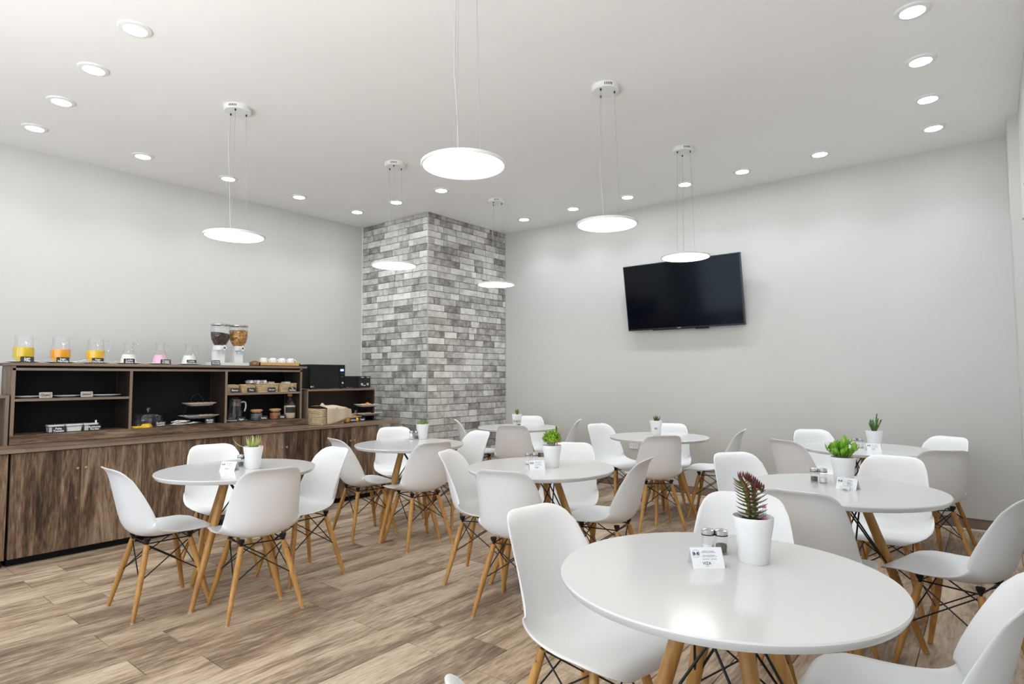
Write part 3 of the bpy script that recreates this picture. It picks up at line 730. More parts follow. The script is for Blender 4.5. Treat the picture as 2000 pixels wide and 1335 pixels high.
def tent_card(x, y, rz, label, big=False, z=ZT):
    """folded printed card, front panel faces local +X"""
    t = thing('tent_card', label, 'table card', (x, y, z), rz)
    wd, hh, dp = .046, .052, .030; a = math.atan2(dp, hh); L_ = math.hypot(dp, hh); th_ = .0009
    def pnl(s):
        m = MB().box(-th_/2, th_/2, -wd, wd, 0, L_); m.xf(Ry(-a*s), (s*dp, 0, 0)); return m
    part('front_panel', pnl(1).mesh('front_panel', 'paper', 0), t); part('rear_panel', pnl(-1).mesh('rear_panel', 'paper', 0), t)
    pr = bpy.data.objects.new('print', None); 
    def on(me, yy, zz, name='printed_line'):
        o = bpy.data.objects.new(name, me); C.objects.link(o); o.parent = t
        o.matrix_local = Matrix.Translation((dp, 0, 0)) @ Ry(-a).to_4x4() @ Matrix.Translation((th_/2+.0003, yy, zz)) @ (Rz(PI/2) @ Rx(PI/2)).to_4x4()
        return o
    bpy.data.objects.remove(pr)
    on(text_mesh('VIZA', .0115, 'dark', .0002), -.004, .0145, 'logo_word')
    on(text_mesh('HOTEL', .003, 'grey', .0002), -.004, .007, 'small_print')
    for zz, tx in ((.049, 'Red wi fi Comedor'), (.0455, 'Bienvenidos al Desayuno'), (.037, 'Horario de atencion'), (.0335, 'Lunes a Viernes de 7 a 10'), (.0265, 'Tel: 2 22 33    www.viza')):
        on(text_mesh(tx, .0042, 'grey', .0002), .006, zz, 'small_print')
    n = 24; ring = MB()
    vs = [(math.cos(2*PI*k/n)*r_, math.sin(2*PI*k/n)*r_, 0) for r_ in (.0098, .0108) for k in range(n)]
    ring.add(vs, [(k, (k+1) % n, n+(k+1) % n, n+k) for k in range(n)])
    on(ring.mesh('emblem_ring', 'grey', 0), -.031, .042, 'emblem_ring')
    bars = MB()
    for x0, x1 in ((-.0085, -.0062), (-.0055, -.0032), (.0032, .0055), (.0062, .0085)): bars.add([(x0, -.0045, 0), (x1, -.0045, 0), (x1, .0045, 0), (x0, .0045, 0)], [(0, 1, 2, 3)])
    bars.add([(-.0032, .0045, 0), (-.0032, -.001, 0), (0, -.0035, 0)], [(0, 1, 2)]); bars.add([(.0032, .0045, 0), (0, -.0035, 0), (.0032, -.001, 0)], [(0, 1, 2)])
    on(bars.mesh('emblem_bars', 'dark', 0), -.031, .042, 'emblem_bars')
    on(MB().lathe([(0, 0), (.0022, 0)], 12, cap=False).xf(None, (0, -.005, 0)).mesh('emblem_dot', 'yel_ink', 0), -.031, .042, 'emblem_dot')
    return t
FC = lambda x, y: math.atan2(-y, -x)
tent_card(-.672, 1.745, FC(-.67, 1.73)+.32, 'folded white table card with dark logo on the nearest table')
tent_card(-2.155, 2.935, FC(-2.15, 2.93)+.15, 'folded white table card before the bushy lime plant')
tent_card(-3.585, 1.775, FC(-3.58, 1.77)-.5, 'folded white table card left of the spiky pale plant')
tent_card(-.700, 5.165, FC(-.7, 5.16)+.15, 'folded white table card before the knobbly plant')
tent_card(-.568, 3.345, FC(-.57, 3.3)-.35, 'folded white table card before the broad-leaved plant')
# white napkin dispenser piece leaning at the right table card
t = thing('napkin_clip', 'small glossy white napkin clip in front of the card on the right table', 'napkin holder', (-.572, 3.283, ZT), FC(-.57, 3.28)-.2)
m = MB()
for k in range(12):
    a0, a1 = PI*k/12, PI*(k+1)/12
    P_ = [(.018*math.cos(a0), .009*math.sin(a0)), (.018*math.cos(a1), .009*math.sin(a1)), (.022*math.cos(a1)*1.05, .020), (.022*math.cos(a0)*1.05, .020)]
    m.add([(0, p_[0], p_[1]) for p_ in P_]+[(-.012, p_[0], p_[1]) for p_ in P_], [(0, 1, 2, 3), (7, 6, 5, 4), (0, 4, 5, 1), (2, 6, 7, 3)])
part('arch', m.mesh('arch', 'porc'), t)
part('tab', MB().prism([(-.014, .058), (.012, .058), (.006, .040), (-.012, .040)], 0, .002).xf(Matrix(((0, 0, 1), (1, 0, 0), (0, 1, 0))), (-.020, 0, 0)).mesh('tab', 'porc'), t)
part('leaf_support', MB().box(-.021, -.018, -.012, .008, 0, .042).mesh('leaf_support', 'porc'), t)

# ------------------------------------------------------------------ counter and hutch
XF = -5.31                      # cabinet fronts
XBK = -6.0
XH = -5.70                      # hutch front
WT, WTH = .800, .022
def cabinet(y0, y1, splits, label, knobs=True):
    t = thing('base_cabinet', label, 'cabinet', (XF, y0, 0), 0, 'base cabinets under the worktop')
    ln = y1-y0
    part('carcass', MB().box(XBK-XF, -.019, 0, ln, .060, WT-WTH).mesh('carcass', 'wood_v', 0), t)
    part('plinth', MB().box(XBK-XF, -.05, 0.005, ln-.005, 0, .060).mesh('plinth', 'back', 0), t)
    ys = [0]+[s-y0 for s in splits]+[ln]
    n = len(ys)-1
    for k in range(n):
        a, b_ = ys[k]+.0015, ys[k+1]-.0015
        d = part('door', MB().box(-.018, 0, 0, b_-a, .055, WT-WTH-.006).mesh('door', 'wood_v', 0), t, (0, a, 0))
        e = part('edge_strip', MB().box(-.0175, .0004, -.0002, .003, .055, WT-WTH-.006).mesh('edge_strip', 'edge_v', 0), d)
        if knobs:
            ky = (b_-a)-.024 if k % 2 == 0 else .024
            part('knob', MB().lathe([(.004, 0), (.004, .010), (.0085, .014), (.0105, .020), (.0085, .025), (0, .027)], 16).xf(Ry(PI/2), (0, ky, .633)).mesh('knob', 'knob'), d)
            if k % 2 == 0: part('lock_spot', MB().lathe([(0, .0012), (.007, .001), (.0075, 0)], 14).xf(Ry(PI/2), (0, ky+.003, .415)).mesh('lock_spot', 'edge_v'), d)
    return t
cabinet(.28, 1.090, [.685], 'base cabinet cut by the left edge of the photo')
cabinet(1.106, 1.925, [1.515], 'wooden two-door cabinet under the juice, second from the left')
cabinet(1.928, 2.735, [2.335], 'wooden two-door cabinet behind the spiky plant table')
cabinet(2.738, 3.548, [3.145], 'wooden two-door cabinet under the baskets')
cabinet(3.572, 4.290, [3.927], 'wooden two-door cabinet at the right end of the counter')
def worktop(y0, y1, label):
    t = thing('worktop', label, 'worktop', (0, y0, 0), 0)
    part('slab', MB().box(XBK, XF+.018, 0, y1-y0, WT-WTH, WT).mesh('slab', 'wood_h', 0), t)
    part('edge_band', MB().box(XF+.0175, XF+.0195, 0, y1-y0, WT-WTH, WT-.001).mesh('edge_band', 'edge', 0), t)
worktop(.28, 1.175, 'brown wooden worktop section at the left edge')
worktop(1.176, 3.70, 'long brown wooden worktop under the hutch')
worktop(3.701, 4.585, 'brown wooden worktop section overhanging the right end cabinet')

HT, PT = 1.415, .868
t = thing('hutch', 'tall open wooden hutch with three bays and black inside', 'shelf unit', (XH, 1.147, 0), 0)
Y0 = 1.147
def hb(name, x0, x1, y0, y1, z0, z1, m, par=None): return part(name, MB().box(x0, x1, y0-Y0, y1-Y0, z0, z1).mesh(name, m, 0), par or t)
D_ = -.30
tp = hb('top_board', D_, .015, 1.147, 3.625, HT-.022, HT, 'wood_h'); hb('edge_band', .0148, .0165, 1.147, 3.625, HT-.021, HT-.001, 'edge', tp)
tp = hb('under_rail', D_, 0, 1.19, 3.555, 1.355, 1.375, 'wood_h'); hb('edge_band', 0, .0015, 1.17, 3.575, 1.357, 1.374, 'edge', tp)
hb('rail_gap', D_, -.012, 1.19, 3.555, 1.375, HT-.022, 'back')
for nm, a, b_ in (('side_panel', 1.168, 1.190), ('side_panel', 3.555, 3.577), ('divider', 1.952, 1.974), ('divider', 2.762, 2.784)):
    z1 = HT-.022 if nm == 'side_panel' else 1.357
    q = hb(nm, D_, 0, a, b_, PT, z1, 'wood_v'); hb('edge_band', -.0002, .0015, a+.001, b_-.001, PT, z1, 'edge_v', q)
    for side, (ya1, yb1) in enumerate(((a-.0008, a), (b_, b_+.0008))):
        if nm == 'divider' or (a > 3 and side == 0) or (a < 2 and side == 1): hb('inner_lining', D_+.01, -.004, ya1, yb1, PT, min(z1, 1.357), 'wood_d', q)
q = hb('base_box', D_, 0, 1.168, 3.64, WT, PT-.012, 'wood_h'); 
hb('bottom_board', D_, 0.002, 1.168, 3.64, PT-.012, PT, 'wood_h')
hb('base_shadow_line', 0, .0025, 1.168, 3.64, WT, WT+.003, 'back')  # thin black strip standing in for the step shadow above the worktop
hb('end_cap', D_, 0.0015, 1.160, 1.168, WT, PT, 'back')
hb('back_panel', D_-.008, D_, 1.168, 3.577, PT, 1.375, 'back')
for a, b_, z in ((1.190, 1.952, 1.142), (2.784, 3.555, 1.150)):
    q = hb('shelf', D_, -.002, a, b_, z-.020, z, 'wood_h'); hb('edge_band', -.002, -.0005, a, b_, z-.019, z-.001, 'edge', q)
SLZ, SRZ = 1.142, 1.150
# low hutch at the right, and the one cut by the left edge
def low_hutch(y0, y1, label, endside):
    t = thing('low_hutch', label, 'shelf unit', (XH, y0, 0), 0); ln = y1-y0
    q = part('top_board', MB().box(D_, 0, 0, ln, 1.150, 1.170).mesh('top_board', 'wood_h', 0), t)
    part('edge_band', MB().box(0, .0015, 0, ln, 1.151, 1.169).mesh('edge_band', 'edge', 0), q)
    part('back_panel', MB().box(D_, D_+.012, 0, ln, WT, 1.150).mesh('back_panel', 'wood_d', 0), t)
    if endside == 'R': part('side_panel', MB().box(D_, 0, ln-.02, ln, WT, 1.150).mesh('side_panel', 'wood_d', 0), t); part('side_panel', MB().box(D_, 0, 0, .012, WT, 1.150).mesh('side_panel', 'edge_v', 0), t)
    else:
        part('side_panel', MB().box(D_, 0, ln-.022, ln, WT, 1.150).mesh('side_panel', 'edge_v', 0), t); part('side_panel', MB().box(D_, 0, 0, .02, WT, 1.150).mesh('side_panel', 'wood_d', 0), t)
    return t
low_hutch(3.642, 4.535, 'low open wooden hutch carrying the microwave and toaster', 'R')
low_hutch(.28, 1.158, 'low open hutch cut by the left edge of the photo', 'L')
LZ = 1.170

# ------------------------------------------------------------------ chalk cards
CARDB = MB().prism(rrect(-.042, .042, 0, .044, .006), -.0012, .0012).xf(Matrix(((0, 0, 1), (1, 0, 0), (0, 1, 0)))).mesh('board', 'chalk', 0)
CARDK = MB().prism(rrect(-.042, .042, 0, .044, .006), -.0012, .0012).xf(Matrix(((0, 0, 1), (1, 0, 0), (0, 1, 0)))).mesh('board', 'kraft', 0)
CFOOT = MB().box(-.018, .016, -.040, .040, 0, .003).box(-.004, -.0015, -.040, .040, 0, .022).mesh('clear_foot', 'acryl', 0)
def card(x, y, z, text, label, rz=0, pale=False, yaw=None):
    t = thing('chalk_card', label, 'sign', (x, y, z), rz if yaw is None else yaw)
    q = part('board', CARDK if pale else CARDB, t, (0, 0, .003), (0, math.radians(-8), 0))
    part('clear_foot', CFOOT, t)
    part('chalk_writing', text_mesh(text, .022 if '\n' in text else .024, 'dark' if pale else 'white', .0003, .0004), q, (.0018, 0, .022), FACE_X)
XT = -5.735
card(XT, 1.262, HT, 'Jugo\nPiña', 'black chalk card before the leftmost yellow juice jug')
card(XT, 1.487, HT, 'Jugo\nNaranja', 'black chalk card before the orange juice jug')
card(XT, 1.725, HT, 'Jugo\nDurazno', 'black chalk card before the third juice jug')
card(XT, 1.955, HT, 'Leche\nEntera', 'black chalk card before the first milk carafe')
card(XT, 2.245, HT, 'Yogurt\nFrutilla', 'black chalk card before the pink yogurt carafe')
card(XT, 2.465, HT, 'Leche\nDescrem.', 'black chalk card before the milk carafe nearest the cereal')
card(XT, 2.685, HT, 'Cereales\nGranola', 'black chalk card at the foot of the cereal dispenser')
card(-5.730, 1.385, SLZ, 'Queso', 'pale card beside the cheese plate on the left shelf', pale=True)
card(-5.730, 1.655, SLZ, 'Jamon', 'pale card between the two right plates on the left shelf', pale=True)
card(-5.728, 1.475, PT, 'Palta\nTomate', 'chalk card before the left white condiment pot')
card(-5.728, 1.716, PT, 'Aceitunas\nVerdes', 'chalk card before the right white condiment pot')
card(-5.728, 2.215, PT, 'Kuchen\nCasero', 'chalk card right of the glass cake dome')
card(-5.728, 2.640, PT, 'Medias\nLunas', 'chalk card under the two-tier stand in the middle bay')
card(-5.722, 2.870, SRZ, 'Blanco', 'chalk card before the leftmost wicker basket')
card(-5.722, 3.035, SRZ, 'Pitas', 'chalk card before the second wicker basket')
card(-5.722, 3.250, SRZ, 'Azucar', 'chalk card before the third wicker basket')
card(-5.722, 3.480, SRZ, 'Te\nHierbas', 'chalk card before the rightmost wicker basket')
card(-5.722, 2.940, PT, 'Agua', 'chalk card before the lidded water jug')
card(-5.722, 3.170, PT, 'Yerba', 'chalk card before the left wooden-lidded jar')
card(-5.722, 3.372, PT, 'Cafe', 'chalk card before the right wooden-lidded jar')
card(-5.62, 3.855, WT, 'Pan de\nMolde', 'black and white chalk card before the cloth covered basket')
card(-5.56, 4.135, WT, 'Galletas', 'navy card before the orange wrapped snacks')
card(-5.56, 4.255, WT, 'Tapas', 'clear-footed card left of the right plate stand')

# ------------------------------------------------------------------ plates, jugs, carafes
def oval(x, y, z, lx, ly, h, label, name='serving_plate', rz=0, m='porc'):
    t = thing(name, label, 'plate', (x, y, z), rz)
    part('dish', MB().lathe([(0, .002), (.50, 0), (.60, .004*1), (1.0, h), (.985, h+.0025), (.58, .0075), (0, .0055)], 36, sx=lx, sy=ly, cap=False).mesh('dish', m, 60), t)
    return t
SPOON = MB().tube([(0, -.05, .002), (0, 0, .0045), (0, .06, .012)], .0018, 6).lathe([(0, -.002), (.5, -.001), (1, .001), (.5, .003), (0, .004)], 12, (0, -.062, .003), .011, .016).mesh('spoon', 'chrome')
JX = -5.85
def jug(y, liq, lv, label, k):
    ov = oval(JX+.01, y, HT, .090, .118, .011, 'white plate under ' + k, 'saucer_plate')
    z = HT+.0075
    t = thing('juice_jug', label, 'jug', (JX, y, z), 0); t.scale = (1.17, 1.17, 1)
    out = [(.0, .0), (.036, .0), (.040, .004), (.044, .018), (.0575, .034), (.0585, .045), (.0580, .095), (.0535, .115), (.049, .135), (.0485, .205)]
    part('glass_body', MB().lathe(out, 36, cap=False).mesh('glass_body', 'glass', 60), t)
    li = [(0, .003), (.036, .003), (.0405, .018), (.0545, .035), (.0555, .045), (.0550, lv), (0, lv)]
    part('juice', MB().lathe(li, 36, cap=False).mesh('juice', liq, 40), t)
    h = [(0, .050, .185), (0, .072, .190), (0, .088, .180), (0, .090, .150), (0, .086, .115), (0, .066, .095), (0, .054, .096)]
    part('handle', MB().tube([(p[0], p[1], p[2]) for p in catmull(h, 20)], .005, 8).mesh('handle', 'glass'), t)
jug(1.262, 'juice_y', .112, 'squat glass jug of yellow juice, leftmost on the hutch', 'the leftmost juice jug')
jug(1.499, 'juice_o', .104, 'squat glass jug of orange juice, second from the left', 'the orange juice jug')
jug(1.740, 'juice_g', .102, 'squat glass jug of golden juice, third from the left', 'the third juice jug')
def carafe(y, liq, lv, label, k):
    oval(JX+.01, y, HT, .088, .112, .011, 'white plate under ' + k, 'saucer_plate'); z = HT+.0075
    t = thing('glass_carafe', label, 'carafe', (JX, y, z), 0); t.scale = (1.2, 1.2, 1)
    prof = [(0, 0), (.046, 0), (.053, .006), (.054, .016), (.047, .055), (.036, .100), (.027, .130), (.026, .145), (.030, .165), (.036, .190)]
    part('glass_body', MB().lathe(prof, 32, cap=False).mesh('glass_body', 'glass', 60), t)
    def rad(z_):
        for (r0, z0), (r1, z1) in zip(prof[1:], prof[2:]):
            if z0 <= z_ <= z1: return r0+(r1-r0)*(z_-z0)/(z1-z0)
    li = [(0, .003), (.044, .003)] + [(rad(q)-.0025, q) for q in (.008, .016, .035, .055, .075) if q < lv] + [(rad(lv)-.0025, lv), (0, lv)]
    part('filling', MB().lathe(li, 32, cap=False).mesh('filling', liq, 40), t)
    h = [(0, .030, .170), (0, .052, .172), (0, .068, .150), (0, .072, .110), (0, .064, .070), (0, .048, .055)]
    part('handle', MB().tube(catmull(h, 18), .0045, 8).mesh('handle', 'glass'), t)
carafe(1.985, 'milk', .078, 'glass carafe of milk, fourth vessel from the left', 'the first milk carafe')
carafe(2.240, 'yog', .080, 'glass carafe of pink yogurt', 'the pink yogurt carafe')
carafe(2.490, 'milk', .082, 'glass carafe of milk nearest the cereal dispenser', 'the milk carafe nearest the cereal')
for y, d in ((1.365, 'leftmost'), (1.605, 'second'), (1.850, 'third')):
    solo('spoon', SPOON, 'thin steel spoon right of the %s juice jug' % d, 'spoon', (JX+.06, y, HT+.014), math.radians(-12)).rotation_euler = (math.radians(6), 0, math.radians(-12))

# cereal dispenser
t = thing('cereal_dispenser', 'white twin cereal dispenser with chocolate balls and flakes', 'dispenser', (-5.85, 2.69, HT), 0)
part('base', MB().prism(rrect(-.10, .10, -.02, .345, .03), 0, .028).mesh('base', 'porc'), t)
for q, (yy, fill, mt_) in enumerate(((.085, .078, 'choc'), (.265, .112, 'flake'))):
    c = part('column', MB().box(-.075, .015, yy-.042, yy+.042, .028, .150).prism(rrect(-.075, .062, yy-.052, yy+.052, .045), .150, .195).mesh('column', 'fix', 40), t)
    part('hopper', MB().lathe([(.044, .190), (.062, .215), (.080, .255), (.086, .295), (.0865, .395)], 32, (0, yy, 0), cap=False).mesh('hopper', 'glass', 60), t)
    part('lid', MB().lathe([(0, .405), (.080, .405), (.089, .400), (.089, .392), (.084, .390)], 32, (0, yy, 0), cap=False).mesh('lid', 'chrome'), t)
    zt_ = .235+fill
    prof = [(0, .192), (.042, .192), (.060, .216), (.078, .256), (.084, .292)] + ([(.0845, zt_)] if zt_ > .292 else [])
    mb = MB().lathe(prof+[(.07, zt_+.006 if q else zt_+.002), (0, zt_+.010)], 32, (0, yy, 0), cap=False)
    if not q: mb.v = [(x, y, z-(.011*((y-yy)/.08) if z > .27 else 0)) for x, y, z in mb.v]
    part('chocolate_cereal' if not q else 'corn_flakes', mb.mesh('cereal', mt_, 60), t)['kind'] = 'stuff'
    k = part('turn_knob', MB().lathe([(.008, 0), (.009, .012)], 12).xf(Ry(PI/2), (.062, yy+.008, .170)).box(.070, .080, yy-.024, yy+.030, .163, .177, None).box(.070, .080, yy-.001, yy+.016, .145, .198).mesh('turn_knob', 'porc'), t)
    part('spout', MB().lathe([(.024, .150), (.030, .128), (.024, .110)], 20, (.030, yy, 0), cap=False).mesh('spout', 'acryl'), t)

# bamboo tray and mugs
t = thing('bamboo_tray', 'bamboo tray with handles holding white mugs', 'tray', (-5.84, 3.345, HT), 0)
part('bottom', MB().box(-.105, .105, -.225, .225, .002, .008).mesh('bottom', 'tray', 0), t)
part('long_side', MB().box(.097, .105, -.225, .225, 0, .036).mesh('long_side', 'tray', 0), t); part('long_side', MB().box(-.105, -.097, -.225, .225, 0, .036).mesh('long_side', 'tray', 0), t)
for s_ in (-1, 1):
    n = 16; m = MB(); yb = s_*.225
    outer = [(-.105+.21*k/n, .036+.018*math.sin(PI*k/n)) for k in range(n+1)]
    for k in range(n):
        (xa, za), (xb, zb) = outer[k], outer[k+1]; mid = (xa+xb)/2
        segs = [(0, .018), (.036, None)] if abs(mid) < .038 else [(0, None)]
        for lo, hi in segs:
            h0, h1 = (hi, hi) if hi else (za, zb); m.add([(xa, yb, lo), (xb, yb, lo), (xb, yb, h1), (xa, yb, h0), (xa, yb-s_*.009, lo), (xb, yb-s_*.009, lo), (xb, yb-s_*.009, h1), (xa, yb-s_*.009, h0)], [(0, 1, 2, 3), (7, 6, 5, 4), (0, 4, 5, 1), (3, 2, 6, 7), (0, 3, 7, 4), (1, 5, 6, 2)])
    part('handle_end', m.mesh('handle_end', 'traye' if s_ < 0 else 'tray', 0), t)
MUG = MB().lathe([(.040, 0), (.0405, .002), (.034, .050), (.030, .072), (.026, .076), (0, .076)], 28, cap=False).mesh('cup', 'porc', 50)
MH = MB().tube(catmull([(0, .032, .060), (0, .046, .058), (0, .056, .044), (0, .056, .028), (0, .040, .018)], 14), .0042, 8).mesh('handle', 'porc')
for k, (xx, yy, d) in enumerate([(.045, -.150, 'front row, leftmost'), (.045, -.050, 'front row, second from the left'), (.045, .052, 'front row, third from the left'), (.045, .152, 'front row, rightmost'), (-.048, -.105, 'back row, leftmost'), (-.048, -.003, 'back row, middle'), (-.048, .100, 'back row, rightmost')]):
    t = thing('mug', 'white mug upside down on the bamboo tray, ' + d, 'mug', (-5.84+xx, 3.345+yy, HT+.008), math.radians(-25), 'white mugs on the bamboo tray')
    part('cup', MUG, t); part('handle', MH, t)

# left bay
def slices(t, lx, ly, m, z=.008, n=6):
    for k in range(n): part('slice', MB().prism(rrect(-lx/2, lx/2, -ly/2, ly/2, .008), 0, .0022).mesh('slice', m, 0), t, ((k-n/2)*.003, (k-n/2)*.010, z+k*.0012), (0, 0, k*.3))
t = oval(-5.82, 1.292, SLZ, .075, .108, .016, 'flat white plate of cheese slices at the left of the left shelf'); slices(t, .06, .09, 'cheese')
t = oval(-5.82, 1.545, SLZ, .075, .092, .016, 'middle white plate on the left shelf'); slices(t, .05, .06, 'ham', n=4)
t = oval(-5.82, 1.800, SLZ, .078, .128, .016, 'white plate of pink ham at the right of the left shelf'); slices(t, .06, .10, 'ham')
# condiment caddy with three pots
t = thing('wire_caddy', 'black wire caddy holding three white lidded pots', 'rack', (-5.80, 1.585, PT), 0)
m = MB(); 
for z in (.005, .048):
    m.tube([(-.055, -.172, z), (.055, -.172, z), (.055, .172, z), (-.055, .172, z), (-.055, -.172, z)], .0022, 6)
for yy in (-.172, -.058, .062, .172):
    for xx in (-.055, .055): m.tube([(xx, yy, 0), (xx, yy, .050)], .0024, 6)
m.tube([(0, -.172, .048), (0, -.195, .062)], .0022, 6); m.tube([(0, .172, .048), (0, .195, .062)], .0022, 6)
part('wire_frame', m.mesh('wire_frame', 'blk'), t)
for k, (yy, hw, d) in enumerate(((-.116, .052, 'left'), (.002, .056, 'middle'), (.117, .050, 'right'))):
    q = thing('condiment_pot', 'white porcelain pot, %s of three in the wire caddy' % d, 'pot', (-5.80, 1.585+yy, PT+.002), 0, 'white pots in the wire caddy')
    def rr_(s_): return rrect(-.048*s_, .048*s_, -hw*s_, hw*s_, .014*s_)
    mb = MB(); a0 = rr_(.86); a1 = rr_(1); nn = len(a0)
    mb.add([(x, y, 0) for x, y in a0]+[(x, y, .050) for x, y in a1], [tuple(range(nn))[::-1]]+[(i, (i+1) % nn, nn+(i+1) % nn, nn+i) for i in range(nn)])
    part('bowl', mb.mesh('bowl', 'porc', 50), q)
    part('lid', MB().prism(rr_(1.03), .050, .060).mesh('lid', 'porc', 50), q)
    part('lid_notch', MB().prism(rrect(-.012, .012, -.014, .014, .006), .060, .0612).mesh('lid_notch', 'blk'), q)
    part('ladle_handle' if k == 2 else 'lid_grip', (MB().box(.02, .028, .030, .042, .058, .082) if k == 2 else MB().box(-.01, .01, -.002, .002, .060, .064)).mesh('grip', 'porc'), q)

# middle bay: cake dome, cakes, saucer, tongs, two-tier stand
t = thing('cake_dome', 'clear glass cake dome with knob in the middle bay', 'cake stand', (-5.835, 2.150, PT), 0); t.scale = (1.1, 1.14, 1.06)
part('base_plate', MB().lathe([(0, 0), (.100, 0), (.118, .006), (.120, .010), (.0, .008)], 36, cap=False).mesh('base_plate', 'acryl'), t)
part('dome', MB().lathe([(.104, .010), (.108, .040), (.110, .085), (.102, .108), (.075, .118), (.012, .122)], 36, cap=False).mesh('dome', 'glass', 60), t)
part('knob', MB().lathe([(.008, .122), (.007, .130), (.016, .142), (.018, .152), (.010, .162), (0, .164)], 20, cap=False).mesh('knob', 'acryl', 60), t)
SL_ = MB().lathe([(0, 0), (.046, 0), (.050, .007), (.046, .014), (0, .016)], 20, sx=.8).mesh('cake', 'cakey', 60)
solo('cake', SL_, 'flat orange-yellow cake left before the glass dome', 'cake', (-5.745, 2.035, PT+.001), 0, 'yellow cakes at the dome')
solo('cake', MB().lathe([(0, 0), (.050, 0), (.050, .010), (.040, .026), (.028, .032), (0, .032)], 7, sx=.7).mesh('cake', 'cakey', 30), 'taller yellow cake slice before the glass dome', 'cake', (-5.740, 2.105, PT+.001), .3, 'yellow cakes at the dome')
oval(-5.765, 2.385, PT, .055, .078, .012, 'small white saucer carrying steel tongs')
def tongs(x, y, z, rz, label, m='chrome'):
    t = thing('tongs', label, 'tongs', (x, y, z), rz)
    for s_ in (-1, 1): part('arm', MB().tube(catmull([(0, .075, .012), (.010*s_, .03, .014+.004*s_), (.014*s_, -.03, .012+.006*s_), (.005*s_, -.075, .006)], 12), .0045, 6).mesh('arm', m), t)
tongs(-5.765, 2.395, PT+.012, .15, 'steel serving tongs on the white saucer')
tongs(-5.765, 2.395, PT+.024, -.35, 'upper steel serving tongs crossing on the white saucer')
tongs(-5.770, 2.510, PT+.002, .15, 'steel tongs lying between the saucer and the two-tier stand')
def sqplate(name, lx, ly, par=None, h=.026):
    mb = MB(); a0 = rrect(-lx*.62, lx*.62, -ly*.62, ly*.62, .02); a1 = rrect(-lx, lx, -ly, ly, .012); a2 = rrect(-lx*.96, lx*.96, -ly*.96, ly*.96, .012); a3 = rrect(-lx*.60, lx*.60, -ly*.60, ly*.60, .02); nn = len(a0)
    rows = [(a0, 0), (a1, h), (a2, h+.002), (a3, .006)]
    mb.add([(x, y, z) for r_, z in rows for x, y in r_], [tuple(range(nn))[::-1], tuple(range(3*nn, 4*nn))]+[(k_*nn+i, k_*nn+(i+1) % nn, (k_+1)*nn+(i+1) % nn, (k_+1)*nn+i) for k_ in range(3) for i in range(nn)])
    return mb.mesh(name, 'porc', 40)
PAST = MB().tube(catmull([(0, -.030, .008), (.010, -.016, .012), (.012, 0, .014), (.010, .016, .012), (0, .030, .008)], 11), [.003, .008, .012, .015, .016, .017, .016, .015, .012, .008, .003], 10).mesh('pastry', 'pastry', 60)
EMP = MB().lathe([(0, 0), (.024, .001), (.027, .010), (.020, .022), (.008, .028), (0, .028)], 14, sx=.85).mesh('pastry', 'pastry', 60)
def tier(x, y, z, z1, z2, lx1, ly1, lx2, ly2, label, loop=True, off=0):
    t = thing('tier_stand', label, 'serving stand', (x, y, z), 0)
    m = MB()
    for s_ in (-1, 1):
        m.tube([(0, s_*ly1*.75, 0), (0, s_*ly1*.75, z1)], .003, 6); m.tube([(-lx1*.7, s_*ly1*.75, .004), (lx1*.7, s_*ly1*.75, .004)], .003, 6)
    m.tube([(-lx1*.7, -ly1*.75, z1), (lx1*.7, -ly1*.75, z1), (lx1*.7, ly1*.75, z1), (-lx1*.7, ly1*.75, z1), (-lx1*.7, -ly1*.75, z1)], .003, 6)
    m.tube([(-lx2*.75, -ly2*.75+off, z2), (lx2*.75, -ly2*.75+off, z2), (lx2*.75, ly2*.75+off, z2), (-lx2*.75, ly2*.75+off, z2), (-lx2*.75, -ly2*.75+off, z2)], .003, 6)
    m.tube([(-lx1*.2, -ly1*.9, z1), (-lx1*.2, -ly2*.85+off, z2)], .0035, 6)
    m.tube([(-lx1*.6, ly1*.7, z1), (-lx1*.6, ly2*.7+off, z2)], .0035, 6)
    if loop: m.tube(catmull([(-.04, -.055, z2), (-.05, -.055, z2+.06), (-.055, -.02, z2+.105), (-.055, .02, z2+.105), (-.05, .055, z2+.06), (-.04, .055, z2)], 22), .004, 8)
    part('wire_frame', m.mesh('wire_frame', 'blk'), t)
    a = thing('square_plate', 'lower white plate of ' + label, 'plate', (x, y, z+z1+.003), 0); part('dish', sqplate('dish', lx1, ly1), a)
    b2 = thing('square_plate', 'upper white plate of ' + label, 'plate', (x, y+off, z+z2+.003), 0); part('dish', sqplate('dish', lx2, ly2), b2)
tier(-5.83, 2.585, PT, .050, .165, .085, .160, .080, .130, 'the two-tier stand in the middle bay')
for k, (dy, z, me, d) in enumerate([(-.075, .174, EMP, 'leftmost on the upper plate'), (-.035, .174, PAST, 'second on the upper plate'), (.045, .174, EMP, 'third on the upper plate'), (.085, .172, PAST, 'rightmost on the upper plate'), (.030, .059, EMP, 'left on the lower plate'), (.062, .059, PAST, 'middle on the lower plate'), (.098, .059, EMP, 'right on the lower plate')]):
    solo('pastry', me, 'golden pastry, %s in the middle bay' % d, 'pastry', (-5.80, 2.585+dy, PT+z), k*.7, 'pastries in the middle bay')
solo('brownie', MB().box(-.03, .03, -.045, .045, 0, .022).mesh('brownie', mat('dark_cake', (.06, .02, .012), .7), 0), 'dark brown cake on the lower plate of the middle bay stand', 'cake', (-5.83, 2.535, PT+.060))

